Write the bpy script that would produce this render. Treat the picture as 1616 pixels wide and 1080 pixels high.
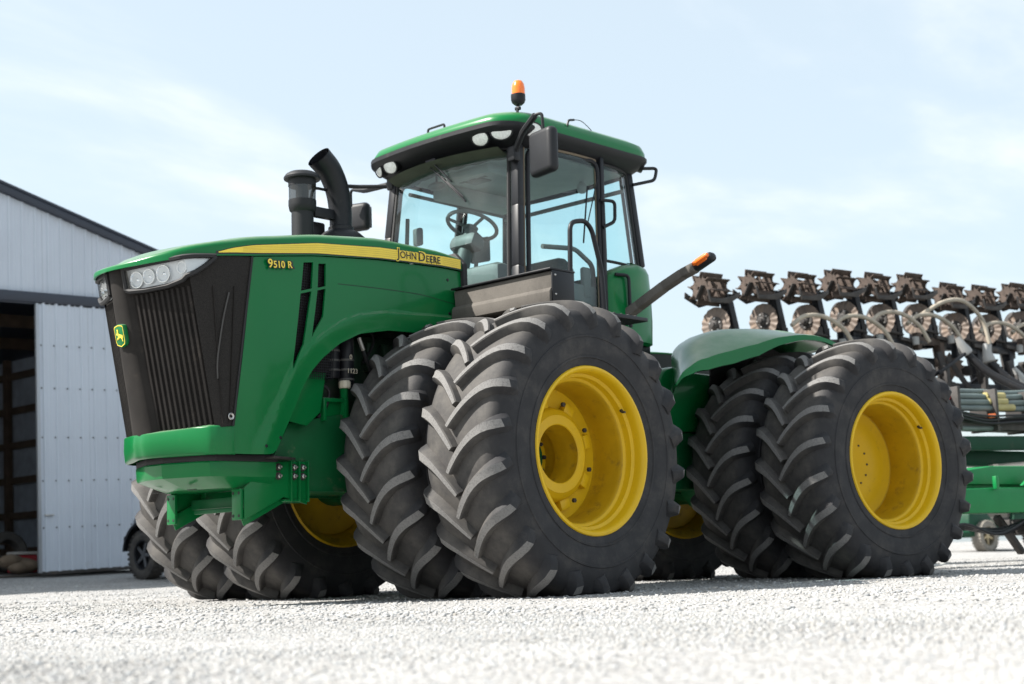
import bpy, bmesh, math, random
import numpy as np
from mathutils import Vector, Matrix
random.seed(7); rng = np.random.default_rng(7)
S = bpy.context.scene
for o in list(bpy.data.objects): bpy.data.objects.remove(o)
COL = S.collection
sin, cos, pi, rad = math.sin, math.cos, math.pi, math.radians

# ------------------------------------------------------------------ camera
CAM = Vector((-7.3846, -8.3151, .2591)); YAW, PITCH, ROLL = .8133357, .1484513, -.0338271
cd = bpy.data.cameras.new('camera'); cam = bpy.data.objects.new('camera', cd); COL.objects.link(cam)
f_ = Vector((sin(YAW)*cos(PITCH), cos(YAW)*cos(PITCH), sin(PITCH))); r_ = Vector((cos(YAW), -sin(YAW), 0)); u_ = r_.cross(f_)
r2 = r_*cos(ROLL) + u_*sin(ROLL); u2 = u_*cos(ROLL) - r_*sin(ROLL)
m = Matrix((r2, u2, -f_)).transposed().to_4x4(); m.translation = CAM; cam.matrix_world = m
cd.sensor_fit = 'HORIZONTAL'; cd.sensor_width = 36; cd.lens = 50.55
cd.clip_start = .05; cd.clip_end = 3000
cd.dof.use_dof = True; cd.dof.focus_distance = 9.2; cd.dof.aperture_fstop = 2.4
S.camera = cam

# ------------------------------------------------------------------ sky, sun, exposure
SUN = Vector((-.72, .55, 1.0)).normalized()
w = bpy.data.worlds.new('World'); S.world = w; w.use_nodes = True
nt = w.node_tree; N = nt.nodes; L = nt.links; N.clear()
sky = N.new('ShaderNodeTexSky'); sky.sky_type = 'NISHITA'; sky.sun_disc = False
sky.sun_elevation = math.asin(SUN.z); sky.sun_rotation = math.atan2(SUN.x, SUN.y)
sky.air_density = 1.0; sky.dust_density = 2.6; sky.ozone_density = 1.0
tc = N.new('ShaderNodeTexCoord'); sx = N.new('ShaderNodeSeparateXYZ'); L.new(tc.outputs['Generated'], sx.inputs[0])
ad = N.new('ShaderNodeMath'); ad.operation = 'ADD'; ad.inputs[1].default_value = .22; L.new(sx.outputs['Z'], ad.inputs[0])
mx = N.new('ShaderNodeMath'); mx.operation = 'MAXIMUM'; mx.inputs[1].default_value = .05; L.new(ad.outputs[0], mx.inputs[0])
dx = N.new('ShaderNodeMath'); dx.operation = 'DIVIDE'; L.new(sx.outputs['X'], dx.inputs[0]); L.new(mx.outputs[0], dx.inputs[1])
dy = N.new('ShaderNodeMath'); dy.operation = 'DIVIDE'; L.new(sx.outputs['Y'], dy.inputs[0]); L.new(mx.outputs[0], dy.inputs[1])
cx = N.new('ShaderNodeCombineXYZ'); L.new(dx.outputs[0], cx.inputs[0]); L.new(dy.outputs[0], cx.inputs[1])
mp = N.new('ShaderNodeMapping'); mp.inputs['Location'].default_value = (4.55, 7.75, 0); mp.inputs['Rotation'].default_value = (0, 0, .5); mp.inputs['Scale'].default_value = (.8, 1.25, 1)
L.new(cx.outputs[0], mp.inputs[0])
n1 = N.new('ShaderNodeTexNoise'); n1.inputs['Scale'].default_value = .9; n1.inputs['Detail'].default_value = 9; n1.inputs['Roughness'].default_value = .56; n1.inputs['Distortion'].default_value = .35
L.new(mp.outputs[0], n1.inputs['Vector'])
rp = N.new('ShaderNodeMapRange'); rp.interpolation_type = 'SMOOTHSTEP'; rp.inputs['From Min'].default_value = .47; rp.inputs['From Max'].default_value = .68; rp.inputs['To Min'].default_value = .0; rp.inputs['To Max'].default_value = .95
L.new(n1.outputs['Fac'], rp.inputs['Value'])
mixc = N.new('ShaderNodeMix'); mixc.data_type = 'RGBA'; mixc.inputs['B'].default_value = (5.1, 5.15, 5.2, 1)
veil = N.new('ShaderNodeMix'); veil.data_type = 'RGBA'; veil.inputs['Factor'].default_value = .66; veil.inputs['B'].default_value = (3.55, 4.05, 4.2, 1); L.new(sky.outputs[0], veil.inputs['A'])
L.new(rp.outputs[0], mixc.inputs['Factor']); L.new(veil.outputs['Result'], mixc.inputs['A'])
bg = N.new('ShaderNodeBackground'); bg.inputs['Strength'].default_value = .112; L.new(mixc.outputs['Result'], bg.inputs['Color'])
wo = N.new('ShaderNodeOutputWorld'); L.new(bg.outputs[0], wo.inputs[0])
sd = bpy.data.lights.new('sun', 'SUN'); sd.energy = 5.0; sd.angle = rad(.53); sd.color = (1, .955, .89)
so = bpy.data.objects.new('sun', sd); COL.objects.link(so); so.rotation_euler = SUN.to_track_quat('Z', 'Y').to_euler(); so.location = (-10, 10, 20)
S.view_settings.view_transform = 'Standard'; S.view_settings.look = 'None'; S.view_settings.gamma = 1; S.view_settings.exposure = 1.15
S.view_settings.use_curve_mapping = False

# ------------------------------------------------------------------ materials
def mat(name, col, rough=.5, metal=0., var=0., vscale=4., dirt=None, bump=0., bscale=60., coat=0., spec=.5, extra=None):
    """Principled with colour variation, optional dirt (colour, amount, scale) and fine relief."""
    ma = bpy.data.materials.new(name); ma.use_nodes = True; t = ma.node_tree; n = t.nodes; l = t.links
    b = n['Principled BSDF']; b.inputs['Roughness'].default_value = rough; b.inputs['Metallic'].default_value = metal
    b.inputs['Specular IOR Level'].default_value = spec
    if coat: b.inputs['Coat Weight'].default_value = coat; b.inputs['Coat Roughness'].default_value = .08
    c = n.new('ShaderNodeTexCoord'); out = None
    rgb = n.new('ShaderNodeRGB'); rgb.outputs[0].default_value = (*col, 1); out = rgb.outputs[0]
    def noise(sc, det=5, ro=.55):
        q = n.new('ShaderNodeTexNoise'); q.inputs['Scale'].default_value = sc; q.inputs['Detail'].default_value = det; q.inputs['Roughness'].default_value = ro
        l.new(c.outputs['Object'], q.inputs['Vector']); return q.outputs['Fac']
    def mrange(src, a, b2, c2, d2):
        q = n.new('ShaderNodeMapRange'); q.interpolation_type = 'SMOOTHSTEP'
        for k, v in zip(('From Min', 'From Max', 'To Min', 'To Max'), (a, b2, c2, d2)): q.inputs[k].default_value = v
        l.new(src, q.inputs['Value']); return q.outputs[0]
    def mixcol(fac, A, B):
        q = n.new('ShaderNodeMix'); q.data_type = 'RGBA'; l.new(fac, q.inputs['Factor']); l.new(A, q.inputs['A'])
        if isinstance(B, tuple): q.inputs['B'].default_value = (*B, 1)
        else: l.new(B, q.inputs['B'])
        return q.outputs['Result']
    if var:
        h = n.new('ShaderNodeHueSaturation'); l.new(out, h.inputs['Color']); l.new(mrange(noise(vscale), .25, .75, 1-var, 1+var), h.inputs['Value']); out = h.outputs[0]
    if dirt:
        dc, da, ds = dirt
        fac = mrange(noise(ds, 8, .7), .62-da*.3, .82-da*.3, 0, min(1, .35+da*.6))
        out = mixcol(fac, out, dc)
        rr = mrange(fac, 0, 1, rough, min(1, rough+.35)); l.new(rr, b.inputs['Roughness'])
        if coat: l.new(mrange(fac, 0, .8, coat, 0), b.inputs['Coat Weight'])
    if extra: out = extra(n, l, c, out, mixcol, mrange, noise)
    l.new(out, b.inputs['Base Color'])
    if bump:
        bu = n.new('ShaderNodeBump'); bu.inputs['Strength'].default_value = bump; bu.inputs['Distance'].default_value = .004
        l.new(noise(bscale, 4, .6), bu.inputs['Height']); l.new(bu.outputs[0], b.inputs['Normal'])
    return ma

DUST = (.33, .29, .24)
def top_dust_sheen(n, l, c, out, mixcol, mrange, noise):  # pales upward faces: settled dust plus the lit sheen of tops, as colour
    ge = n.new('ShaderNodeNewGeometry'); sp_ = n.new('ShaderNodeSeparateXYZ'); l.new(ge.outputs['Normal'], sp_.inputs[0])
    mu = n.new('ShaderNodeMath'); mu.operation = 'MULTIPLY'; l.new(mrange(sp_.outputs['Z'], .45, .95, 0, 1), mu.inputs[0]); l.new(mrange(noise(9, 8, .7), .2, .8, .22, .5), mu.inputs[1])
    return mixcol(mu.outputs[0], out, (.30, .31, .25))
GREEN = mat('green_paint', (.002, .128, .032), .30, coat=.20, spec=.2, var=.05, vscale=1.5, dirt=((.10, .16, .09), .02, 3.), bump=.03, bscale=7, extra=top_dust_sheen)
DGREEN = mat('green_chassis', (.003, .085, .026), .5, spec=.25, var=.1, dirt=((.17, .15, .11), .22, 6.), bump=.06, bscale=90)
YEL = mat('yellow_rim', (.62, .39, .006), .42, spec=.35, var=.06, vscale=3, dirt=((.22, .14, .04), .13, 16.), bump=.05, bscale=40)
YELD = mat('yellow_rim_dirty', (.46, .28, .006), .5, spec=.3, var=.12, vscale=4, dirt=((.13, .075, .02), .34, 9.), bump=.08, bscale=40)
def rub(n, l, c, out, mixcol, mrange, noise):
    s = n.new('ShaderNodeSeparateXYZ'); l.new(c.outputs['Object'], s.inputs[0])
    a = n.new('ShaderNodeMath'); a.operation = 'ABSOLUTE'; l.new(s.outputs['Y'], a.inputs[0])
    tr = mrange(a.outputs[0], .22, .335, 1, 0)
    mu = n.new('ShaderNodeMath'); mu.operation = 'MULTIPLY'; l.new(tr, mu.inputs[0]); l.new(mrange(noise(7, 8, .7), .3, .75, .25, 1), mu.inputs[1])
    out = mixcol(mu.outputs[0], out, (.085, .079, .072))
    return mixcol(mrange(noise(3, 8, .75), .45, .75, 0, .6), out, (.072, .065, .057))
RUB = mat('tyre_rubber', (.021, .021, .0235), .74, var=.2, vscale=6, bump=.25, bscale=110, spec=.35, extra=rub)
LUGT = mat('worn_lug_face', (.165, .161, .157), .88, var=.3, vscale=90, dirt=((.045, .043, .041), .36, 90), bump=.5, bscale=150, spec=.2)
BLK = mat('black_plastic', (.013, .014, .0165), .5, spec=.3, var=.15, dirt=((.08, .072, .064), .12, 5), bump=.1, bscale=180)
BLKM = mat('black_metal', (.009, .010, .013), .44, spec=.3, var=.1, dirt=((.09, .08, .07), .08, 6))
GASK = mat('black_gasket', (.010, .010, .011), .7)
GRIL = mat('grille_plastic', (.0165, .0145, .0132), .68, spec=.18, var=.25, vscale=5, dirt=((.075, .062, .05), .24, 4), bump=.15, bscale=200)
GRILD = mat('grille_mesh', (.012, .0108, .0098), .75, spec=.15, var=.3, vscale=160, dirt=((.04, .033, .027), .30, 5))
CHR = mat('reflector_chrome', (.86, .88, .90), .18, .85)
SILV = mat('headlamp_housing', (.62, .65, .68), .35, .3, var=.1)
LENSW = mat('lamp_glass', (.80, .82, .80), .12, var=.12, vscale=60, coat=.5, dirt=((.35, .28, .2), .2, 14))
STEEL = mat('bare_steel', (.46, .45, .43), .38, .9, var=.2, vscale=9, dirt=((.22, .13, .07), .3, 9))
RUST = mat('rusty_steel', (.078, .057, .046), .8, .2, var=.35, vscale=8, dirt=((.035, .028, .024), .5, 10), bump=.25, bscale=90)
RUSTD = mat('dull_steel', (.048, .044, .042), .65, .3, var=.3, vscale=7, dirt=((.085, .06, .042), .35, 8), bump=.2, bscale=80)
DISC = mat('coulter_steel', (.15, .117, .096), .6, .1, var=.22, vscale=6, dirt=((.22, .15, .10), .4, 9))
def streak(n, l, c, out, mixcol, mrange, noise):
    out = mixcol(mrange(noise(130, 5, .75), .45, .75, 0, .6), out, (.055, .05, .045))
    return mixcol(mrange(noise(5, 7, .65), .5, .75, 0, .45), out, (.06, .055, .05))
DUSTB = mat('dusty_black_box', (.125, .114, .102), .85, spec=.15, var=.15, vscale=3, extra=streak, bump=.15, bscale=120)
YSTR = mat('yellow_decal', (.80, .60, .045), .38, var=.04, vscale=9, coat=.2)
BDEC = mat('black_decal', (.010, .010, .010), .4)
LINER = mat('cab_liner', (.27, .275, .265), .8, var=.08)
SEATM = mat('seat_fabric', (.05, .05, .045), .9, var=.2)
INT = mat('cab_plastic', (.085, .083, .078), .6, var=.1)
HOSEB = mat('black_hose', (.012, .012, .0135), .5, spec=.3, dirt=((.08, .07, .06), .15, 8))
HOSET = mat('tan_hose', (.34, .30, .24), .55, var=.15, vscale=8, dirt=((.22, .18, .14), .25, 9))
HOSEG = mat('grey_hose', (.10, .13, .125), .55, var=.2)
HOSEY = mat('yellow_sleeve', (.36, .31, .13), .6, var=.2)
HOSER = mat('red_hose', (.33, .02, .035), .5)
ORNG = mat('orange_plastic', (.75, .15, .015), .35, coat=.3)
CREAM = mat('cream_cap', (.62, .56, .44), .5, var=.1)
def glass(name, tint, rough=.02, gl=1.0):
    ma = bpy.data.materials.new(name); ma.use_nodes = True; t = ma.node_tree; n = t.nodes; l = t.links; n.clear()
    tr = n.new('ShaderNodeBsdfTransparent'); tr.inputs[0].default_value = (*tint, 1)
    g = n.new('ShaderNodeBsdfGlossy'); g.inputs['Roughness'].default_value = rough
    fr = n.new('ShaderNodeLayerWeight'); fr.inputs[0].default_value = .5; pw = n.new('ShaderNodeMath'); pw.operation = 'POWER'; pw.inputs[1].default_value = 5; l.new(fr.outputs['Facing'], pw.inputs[0])
    mu = n.new('ShaderNodeMath'); mu.operation = 'MULTIPLY_ADD'; mu.inputs[1].default_value = .9*gl; mu.inputs[2].default_value = .045*gl; l.new(pw.outputs[0], mu.inputs[0])
    mi = n.new('ShaderNodeMixShader'); l.new(mu.outputs[0], mi.inputs[0]); l.new(tr.outputs[0], mi.inputs[1]); l.new(g.outputs[0], mi.inputs[2])
    # thin film of dust on the pane
    d = n.new('ShaderNodeBsdfDiffuse'); d.inputs[0].default_value = (.5, .5, .46, 1)
    tc = n.new('ShaderNodeTexCoord'); nz = n.new('ShaderNodeTexNoise'); nz.inputs['Scale'].default_value = 3; nz.inputs['Detail'].default_value = 8; l.new(tc.outputs['Object'], nz.inputs['Vector'])
    mr = n.new('ShaderNodeMapRange'); mr.inputs['From Min'].default_value = .4; mr.inputs['From Max'].default_value = .8; mr.inputs['To Min'].default_value = .005; mr.inputs['To Max'].default_value = .07; l.new(nz.outputs['Fac'], mr.inputs['Value'])
    m2 = n.new('ShaderNodeMixShader'); l.new(mr.outputs[0], m2.inputs[0]); l.new(mi.outputs[0], m2.inputs[1]); l.new(d.outputs[0], m2.inputs[2])
    o = n.new('ShaderNodeOutputMaterial'); l.new(m2.outputs[0], o.inputs[0]); return ma
GLASS = glass('cab_glass', (.77, .945, .95))
CLEAR = glass('clear_lens', (.95, .96, .96), .03)
AMBER = glass('amber_dome', (1.0, .36, .03), .08, .8)
CARGL = glass('dark_car_glass', (.15, .17, .18))

# ------------------------------------------------------------------ mesh helpers
class MB:
    def __init__(s): s.V = []; s.F = []; s.M = []
    def add(s, V, F, m=0, mx=None):
        o = len(s.V)
        s.V += [tuple(mx @ Vector(v)) for v in V] if mx is not None else [tuple(v) for v in V]
        s.F += [tuple(i+o for i in f) for f in F]; s.M += [m]*len(F); return s
    def box(s, c, d, rot=None, bev=.008, m=0, seg=2):
        b = bmesh.new(); bmesh.ops.create_cube(b, size=1)
        for v in b.verts: v.co = Vector((v.co.x*d[0], v.co.y*d[1], v.co.z*d[2]))
        bev = min(bev, min(d)*.45)
        if bev > 0: bmesh.ops.bevel(b, geom=b.edges[:], offset=bev, segments=seg, affect='EDGES', profile=.5)
        b.verts.ensure_lookup_table()
        R = (rot if isinstance(rot, Matrix) else (Matrix.Rotation(rot[2], 4, 'Z') @ Matrix.Rotation(rot[1], 4, 'Y') @ Matrix.Rotation(rot[0], 4, 'X')) if rot else Matrix.Identity(4))
        mx = Matrix.Translation(c) @ R.to_4x4()
        s.add([v.co.copy() for v in b.verts], [[v.index for v in f.verts] for f in b.faces], m, mx); b.free(); return s
    def bar(s, a, b, wd, th, up=(0, 0, 1), bev=.004, m=0):
        a = Vector(a); b = Vector(b); z = (b-a).normalized(); x = Vector(up).cross(z)
        if x.length < 1e-4: x = Vector((1, 0, 0)).cross(z)
        x.normalize(); y = z.cross(x); R = Matrix((x, y, z)).transposed()
        return s.box((a+b)/2, (wd, th, (b-a).length), R, bev, m)
    def tube(s, path, r, n=8, m=0, cap=True):
        P = [Vector(p) for p in path]; k = len(P); rr = r if isinstance(r, (list, tuple)) else [r]*k
        T = [(P[min(i+1, k-1)]-P[max(i-1, 0)]).normalized() for i in range(k)]
        up = Vector((0, 0, 1)) if abs(T[0].z) < .9 else Vector((1, 0, 0)); x = up.cross(T[0]).normalized(); V = []
        for i in range(k):
            x = (x - T[i]*x.dot(T[i])).normalized(); y = T[i].cross(x)
            V += [P[i] + (x*cos(2*pi*j/n) + y*sin(2*pi*j/n))*rr[i] for j in range(n)]
        F = [(i*n+j, i*n+(j+1) % n, (i+1)*n+(j+1) % n, (i+1)*n+j) for i in range(k-1) for j in range(n)]
        if cap: F += [tuple(range(n-1, -1, -1)), tuple(range((k-1)*n, k*n))]
        return s.add(V, F, m)
    def lathe(s, prof, n=32, mx=None, m=0, ms=None):
        """prof: (radius, height along local z)"""
        V = []; F = []; k = len(prof)
        for r, h in prof: V += [(r*cos(2*pi*j/n), r*sin(2*pi*j/n), h) for j in range(n)]
        o = len(s.V); 
        for i in range(k-1):
            F = [(i*n+j, i*n+(j+1) % n, (i+1)*n+(j+1) % n, (i+1)*n+j) for j in range(n)]
            s.F += [tuple(a+o for a in f) for f in F]; s.M += [ms[i] if ms else m]*n
        s.V += [tuple(mx @ Vector(v)) for v in V] if mx is not None else V
        return s
    def prism(s, poly, ax, a, b, bev=.0, m=0):
        """polygon in the two other axes, extruded along axis ax (0,1,2) from a to b"""
        def p(q, t): return {0: (t, q[0], q[1]), 1: (q[0], t, q[1]), 2: (q[0], q[1], t)}[ax]
        bm = bmesh.new(); k = len(poly)
        A = [bm.verts.new(p(q, a)) for q in poly]; B = [bm.verts.new(p(q, b)) for q in poly]
        bm.faces.new(A); bm.faces.new(B[::-1])
        for i in range(k): bm.faces.new((A[i], B[i], B[(i+1) % k], A[(i+1) % k])[::-1])
        bmesh.ops.recalc_face_normals(bm, faces=bm.faces)
        if bev: bmesh.ops.bevel(bm, geom=bm.edges[:], offset=bev, segments=2, affect='EDGES', profile=.5)
        bm.verts.ensure_lookup_table(); bm.verts.index_update()
        s.add([v.co.copy() for v in bm.verts], [[v.index for v in f.verts] for f in bm.faces], m); bm.free(); return s
    def grid(s, G, m=0, flip=False, close=False):
        r = len(G); c = len(G[0]); V = [p for row in G for p in row]; cc = c if close else c-1
        F = [(i*c+j, i*c+(j+1) % c, (i+1)*c+(j+1) % c, (i+1)*c+j) for i in range(r-1) for j in range(cc)]
        if flip: F = [f[::-1] for f in F]
        return s.add(V, F, m)
    def sphere(s, c, r, n=12, k=8, sc=(1, 1, 1), m=0):
        pr = [(max(1e-4, sin(pi*i/k))*r, -cos(pi*i/k)*r) for i in range(k+1)]
        return s.lathe(pr, n, Matrix.Translation(c) @ Matrix.Diagonal((*sc, 1)), m)
    def mesh(s, name, mats, ang=38, smooth=True):
        me = bpy.data.meshes.new(name); me.from_pydata([tuple(v) for v in s.V], [], s.F)
        for q in (mats if isinstance(mats, (list, tuple)) else [mats]): me.materials.append(q)
        me.polygons.foreach_set('material_index', s.M)
        if smooth:
            me.polygons.foreach_set('use_smooth', [True]*len(me.polygons)); me.set_sharp_from_angle(angle=rad(ang))
        me.update(); return me
    def build(s, name, mats, parent=None, xf=None, ang=38, smooth=True):
        return link(name, s.mesh(name, mats, ang, smooth), parent, xf)
def link(name, me, parent=None, xf=None):
    o = bpy.data.objects.new(name, me); COL.objects.link(o); o.parent = parent
    if xf is not None: o.matrix_local = xf
    return o
def empty(name, loc=(0, 0, 0), parent=None, xf=None, size=.2):
    o = bpy.data.objects.new(name, None); o.empty_display_size = size; COL.objects.link(o); o.parent = parent; o.location = loc
    if xf is not None: o.matrix_local = xf
    return o
def tag(o, label=None, cat=None, group=None, kind=None):
    for k, v in (('label', label), ('category', cat), ('group', group), ('kind', kind)):
        if v: o[k] = v
    return o
def text_mesh(body, size, m, ext=.0015, shear=0, spacing=1.0, bold=0):
    cu = bpy.data.curves.new('t', 'FONT'); cu.body = body; cu.size = size; cu.extrude = ext; cu.shear = shear; cu.space_character = spacing; cu.offset = bold; cu.resolution_u = 4
    o = bpy.data.objects.new('t', cu); COL.objects.link(o); bpy.context.view_layer.update()
    me = bpy.data.meshes.new_from_object(o.evaluated_get(bpy.context.evaluated_depsgraph_get()))
    bpy.data.objects.remove(o); bpy.data.curves.remove(cu); me.materials.clear(); me.materials.append(m); return me
def lerp(a, b, t): return a+(b-a)*t
def interp(x, tab):
    if x <= tab[0][0]: return tab[0][1]
    for (a, p), (b, q) in zip(tab, tab[1:]):
        if x <= b: return p+(q-p)*(x-a)/(b-a)
    return tab[-1][1]
def smooth_tab(x, tab, e=.06): return (interp(x-e, tab)+2*interp(x, tab)+interp(x+e, tab))/4
def sstep(a, b, x): t = max(0, min(1, (x-a)/(b-a))); return t*t*(3-2*t)
def arc_path(pts, rad_, n=5):
    """polyline with rounded corners"""
    P = [Vector(p) for p in pts]; out = [P[0]]
    for i in range(1, len(P)-1):
        a = (P[i-1]-P[i]); b = (P[i+1]-P[i]); d = min(rad_, a.length*.49, b.length*.49); A = P[i]+a.normalized()*d; B = P[i]+b.normalized()*d
        for k in range(n+1): t = k/n; out.append(A*(1-t)**2 + P[i]*2*t*(1-t) + B*t*t)
    out.append(P[-1]); return out
def spline(pts, n=8):
    P = [Vector(p) for p in pts]; P = [P[0]*2-P[1]]+P+[P[-1]*2-P[-2]]; out = []
    for i in range(1, len(P)-2):
        for k in range(n):
            t = k/n; out.append(.5*(2*P[i]+(P[i+1]-P[i-1])*t+(2*P[i-1]-5*P[i]+4*P[i+1]-P[i+2])*t*t+(3*P[i]-P[i-1]-3*P[i+1]+P[i+2])*t**3))
    out.append(P[-2]); return out
ALONGY = Matrix.Rotation(pi/2, 4, 'X')      # lathe axis z -> -y (outward on the near side)
ROTX = Matrix.Rotation(-pi/2, 4, 'Y')       # lathe axis z -> -x (forward)

# ------------------------------------------------------------------ ground
def gz(x, y): t = max(0, min(1.15, (y+.12*(x-4)-6)/7.2)); return .2*t*t
def gravel_extra(n, l, c, out, mixcol, mrange, noise):
    v = n.new('ShaderNodeTexVoronoi'); v.inputs['Scale'].default_value = 42; l.new(c.outputs['Object'], v.inputs['Vector'])
    h = n.new('ShaderNodeHueSaturation'); s = n.new('ShaderNodeSeparateColor'); l.new(v.outputs['Color'], s.inputs[0])
    l.new(mrange(s.outputs[0], 0, 1, .72, 1.16), h.inputs['Value']); l.new(out, h.inputs['Color']); out = h.outputs[0]
    out = mixcol(mrange(noise(.35, 6, .6), .45, .75, 0, .35), out, (.30, .295, .285))
    bu = n.new('ShaderNodeBump'); bu.inputs['Strength'].default_value = .7; bu.inputs['Distance'].default_value = .015
    l.new(v.outputs['Distance'], bu.inputs['Height']); bu.invert = True
    l.new(bu.outputs[0], n['Principled BSDF'].inputs['Normal']); return out
GRAV = mat('crushed_limestone', (.32, .316, .31), .95, spec=.1, var=.1, vscale=1.2, extra=gravel_extra)
xs = sorted(set([-600, -250, -120, -60, -30]+[round(-16+.6*i, 2) for i in range(75)]+[35, 45, 60, 90, 150, 300, 700]))
ys = sorted(set([-300, -100, -40, -20]+[round(-12+.6*i, 2) for i in range(60)]+[30, 40, 60, 100, 200, 400, 900]))
g = MB().grid([[(x, y, gz(x, y)+(.012*sin(x*1.7+y)*cos(y*1.3-x*.4) if abs(x) < 30 and abs(y) < 25 else 0)-.008) for y in ys] for x in xs], flip=True)
tag(g.build('ground', GRAV), kind='structure')
# loose stones: real little rocks on the sheet
STONE = mat('stone', (.57, .555, .53), .92, spec=.2)
t = STONE.node_tree; at = t.nodes.new('ShaderNodeAttribute'); at.attribute_name = 'tone'; t.links.new(at.outputs['Color'], t.nodes['Principled BSDF'].inputs['Base Color'])
def stones(name, n, r0, r1, size, spread, power, label):
    ico = bmesh.new(); bmesh.ops.create_icosphere(ico, subdivisions=1, radius=1); ico.verts.ensure_lookup_table()
    bv = np.array([v.co[:] for v in ico.verts]); bf = np.array([[v.index for v in f.verts] for f in ico.faces]); ico.free()
    u = rng.random(n)
    rr = (r0**power+(r1**power-r0**power)*u)**(1/power); th = YAW+rng.uniform(-spread, spread, n)
    px = CAM.x+rr*np.sin(th); py = CAM.y+rr*np.cos(th)
    sz = size*np.exp(rng.normal(0, .42, n)); big = rng.random(n) < .004; sz[big] *= 1.7; sz = np.minimum(sz, size*2.6)
    pz = np.array([gz(a, b)+.012*sin(a*1.7+b)*cos(b*1.3-a*.4)-.008 for a, b in zip(px, py)])
    q = rng.normal(size=(n, 4)); q /= np.linalg.norm(q, axis=1)[:, None]; a, b, c, d = q.T
    R = np.stack([1-2*(c*c+d*d), 2*(b*c-a*d), 2*(b*d+a*c), 2*(b*c+a*d), 1-2*(b*b+d*d), 2*(c*d-a*b), 2*(b*d-a*c), 2*(c*d+a*b), 1-2*(b*b+c*c)], 1).reshape(n, 3, 3)
    sc = np.stack([rng.uniform(.75, 1.3, n), rng.uniform(.6, 1.1, n), rng.uniform(.45, .8, n)], 1)*sz[:, None]
    V = bv[None]*(1+rng.uniform(-.28, .28, (n, len(bv), 1)))*sc[:, None, :]
    V = np.einsum('nij,nkj->nki', R, V); V[..., 2] *= .62
    V += np.stack([px, py, pz+sz*.0], 1)[:, None, :]
    F = (bf[None]+(np.arange(n)*len(bv))[:, None, None]).reshape(-1, 3)
    me = bpy.data.meshes.new(name); me.vertices.add(n*len(bv)); me.vertices.foreach_set('co', V.ravel())
    me.loops.add(F.size); me.loops.foreach_set('vertex_index', F.ravel().astype(np.int32))
    me.polygons.add(len(F)); me.polygons.foreach_set('loop_start', np.arange(0, F.size, 3, dtype=np.int32)); me.update(calc_edges=True)
    tone = np.clip(rng.normal(.325, .04, n), .16, .46); dk = rng.random(n) < .03; tone[dk] *= .6
    warm = rng.normal(0, .02, n)
    colr = np.stack([tone*(1.0+warm), tone, tone*(.985-warm*1.3), np.ones(n)], 1)
    ca = me.color_attributes.new('tone', 'FLOAT_COLOR', 'POINT'); ca.data.foreach_set('color', np.repeat(colr, len(bv), 0).ravel().astype(np.float32))
    me.materials.append(STONE); return tag(link(name, me), label, 'gravel', None, 'stuff')
stones('gravel', 80000, 2.4, 6.5, .0047, .47, 1.7, 'pale loose crushed limestone gravel lying in the foreground')
stones('gravel', 46000, 6.5, 24, .0088, .44, 1.0, 'pale loose limestone gravel further back around the tractor tyres')

# ------------------------------------------------------------------ tractor
TR = empty('tractor', (0, 0, 0), size=1)
tag(TR, 'large green articulated tractor with yellow rims on dual wheels', 'tractor')
ART = -.18579; PIV = 1.95
REAR = Matrix.Translation((PIV, 0, 0)) @ Matrix.Rotation(ART, 4, 'Z') @ Matrix.Translation((-PIV, 0, 0))
YO, YI, ZC, WB = 1.729, .8865, .95, 3.912
def part(b, name, mats, rear=False, ang=38, parent=None): return b.build(name, mats, parent or TR, REAR if rear and parent is None else None, ang)

# tyre: carcass + chevron lugs
PR = [(0, .992), (.05, .992), (.10, .990), (.16, .986), (.215, .980), (.265, .968), (.303, .946), (.325, .908), (.343, .84), (.350, .77), (.346, .70), (.338, .65), (.332, .615), (.324, .585), (.318, .566), (.30, .552)]
AL = [0]
for (a, b), (c, d) in zip(PR, PR[1:]): AL.append(AL[-1]+math.hypot(c-a, d-b))
def surf(q, phi, h):
    sg = 1 if q >= 0 else -1; q = abs(q)
    y = interp(q, list(zip(AL, [p[0] for p in PR]))); r = interp(q, list(zip(AL, [p[1] for p in PR])))
    e = .02; y0, r0 = interp(max(q-e, 0), list(zip(AL, [p[0] for p in PR]))), interp(max(q-e, 0), list(zip(AL, [p[1] for p in PR])))
    y1, r1 = interp(q+e, list(zip(AL, [p[0] for p in PR]))), interp(q+e, list(zip(AL, [p[1] for p in PR])))
    ty, tr = y1-y0, r1-r0; ln = math.hypot(ty, tr); ny, nr = -tr/ln, ty/ln
    if q < .02: ny, nr = 0, 1
    y = (y+ny*h)*sg; r = r+nr*h; return Vector((-r*cos(phi), y, r*sin(phi)))
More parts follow.
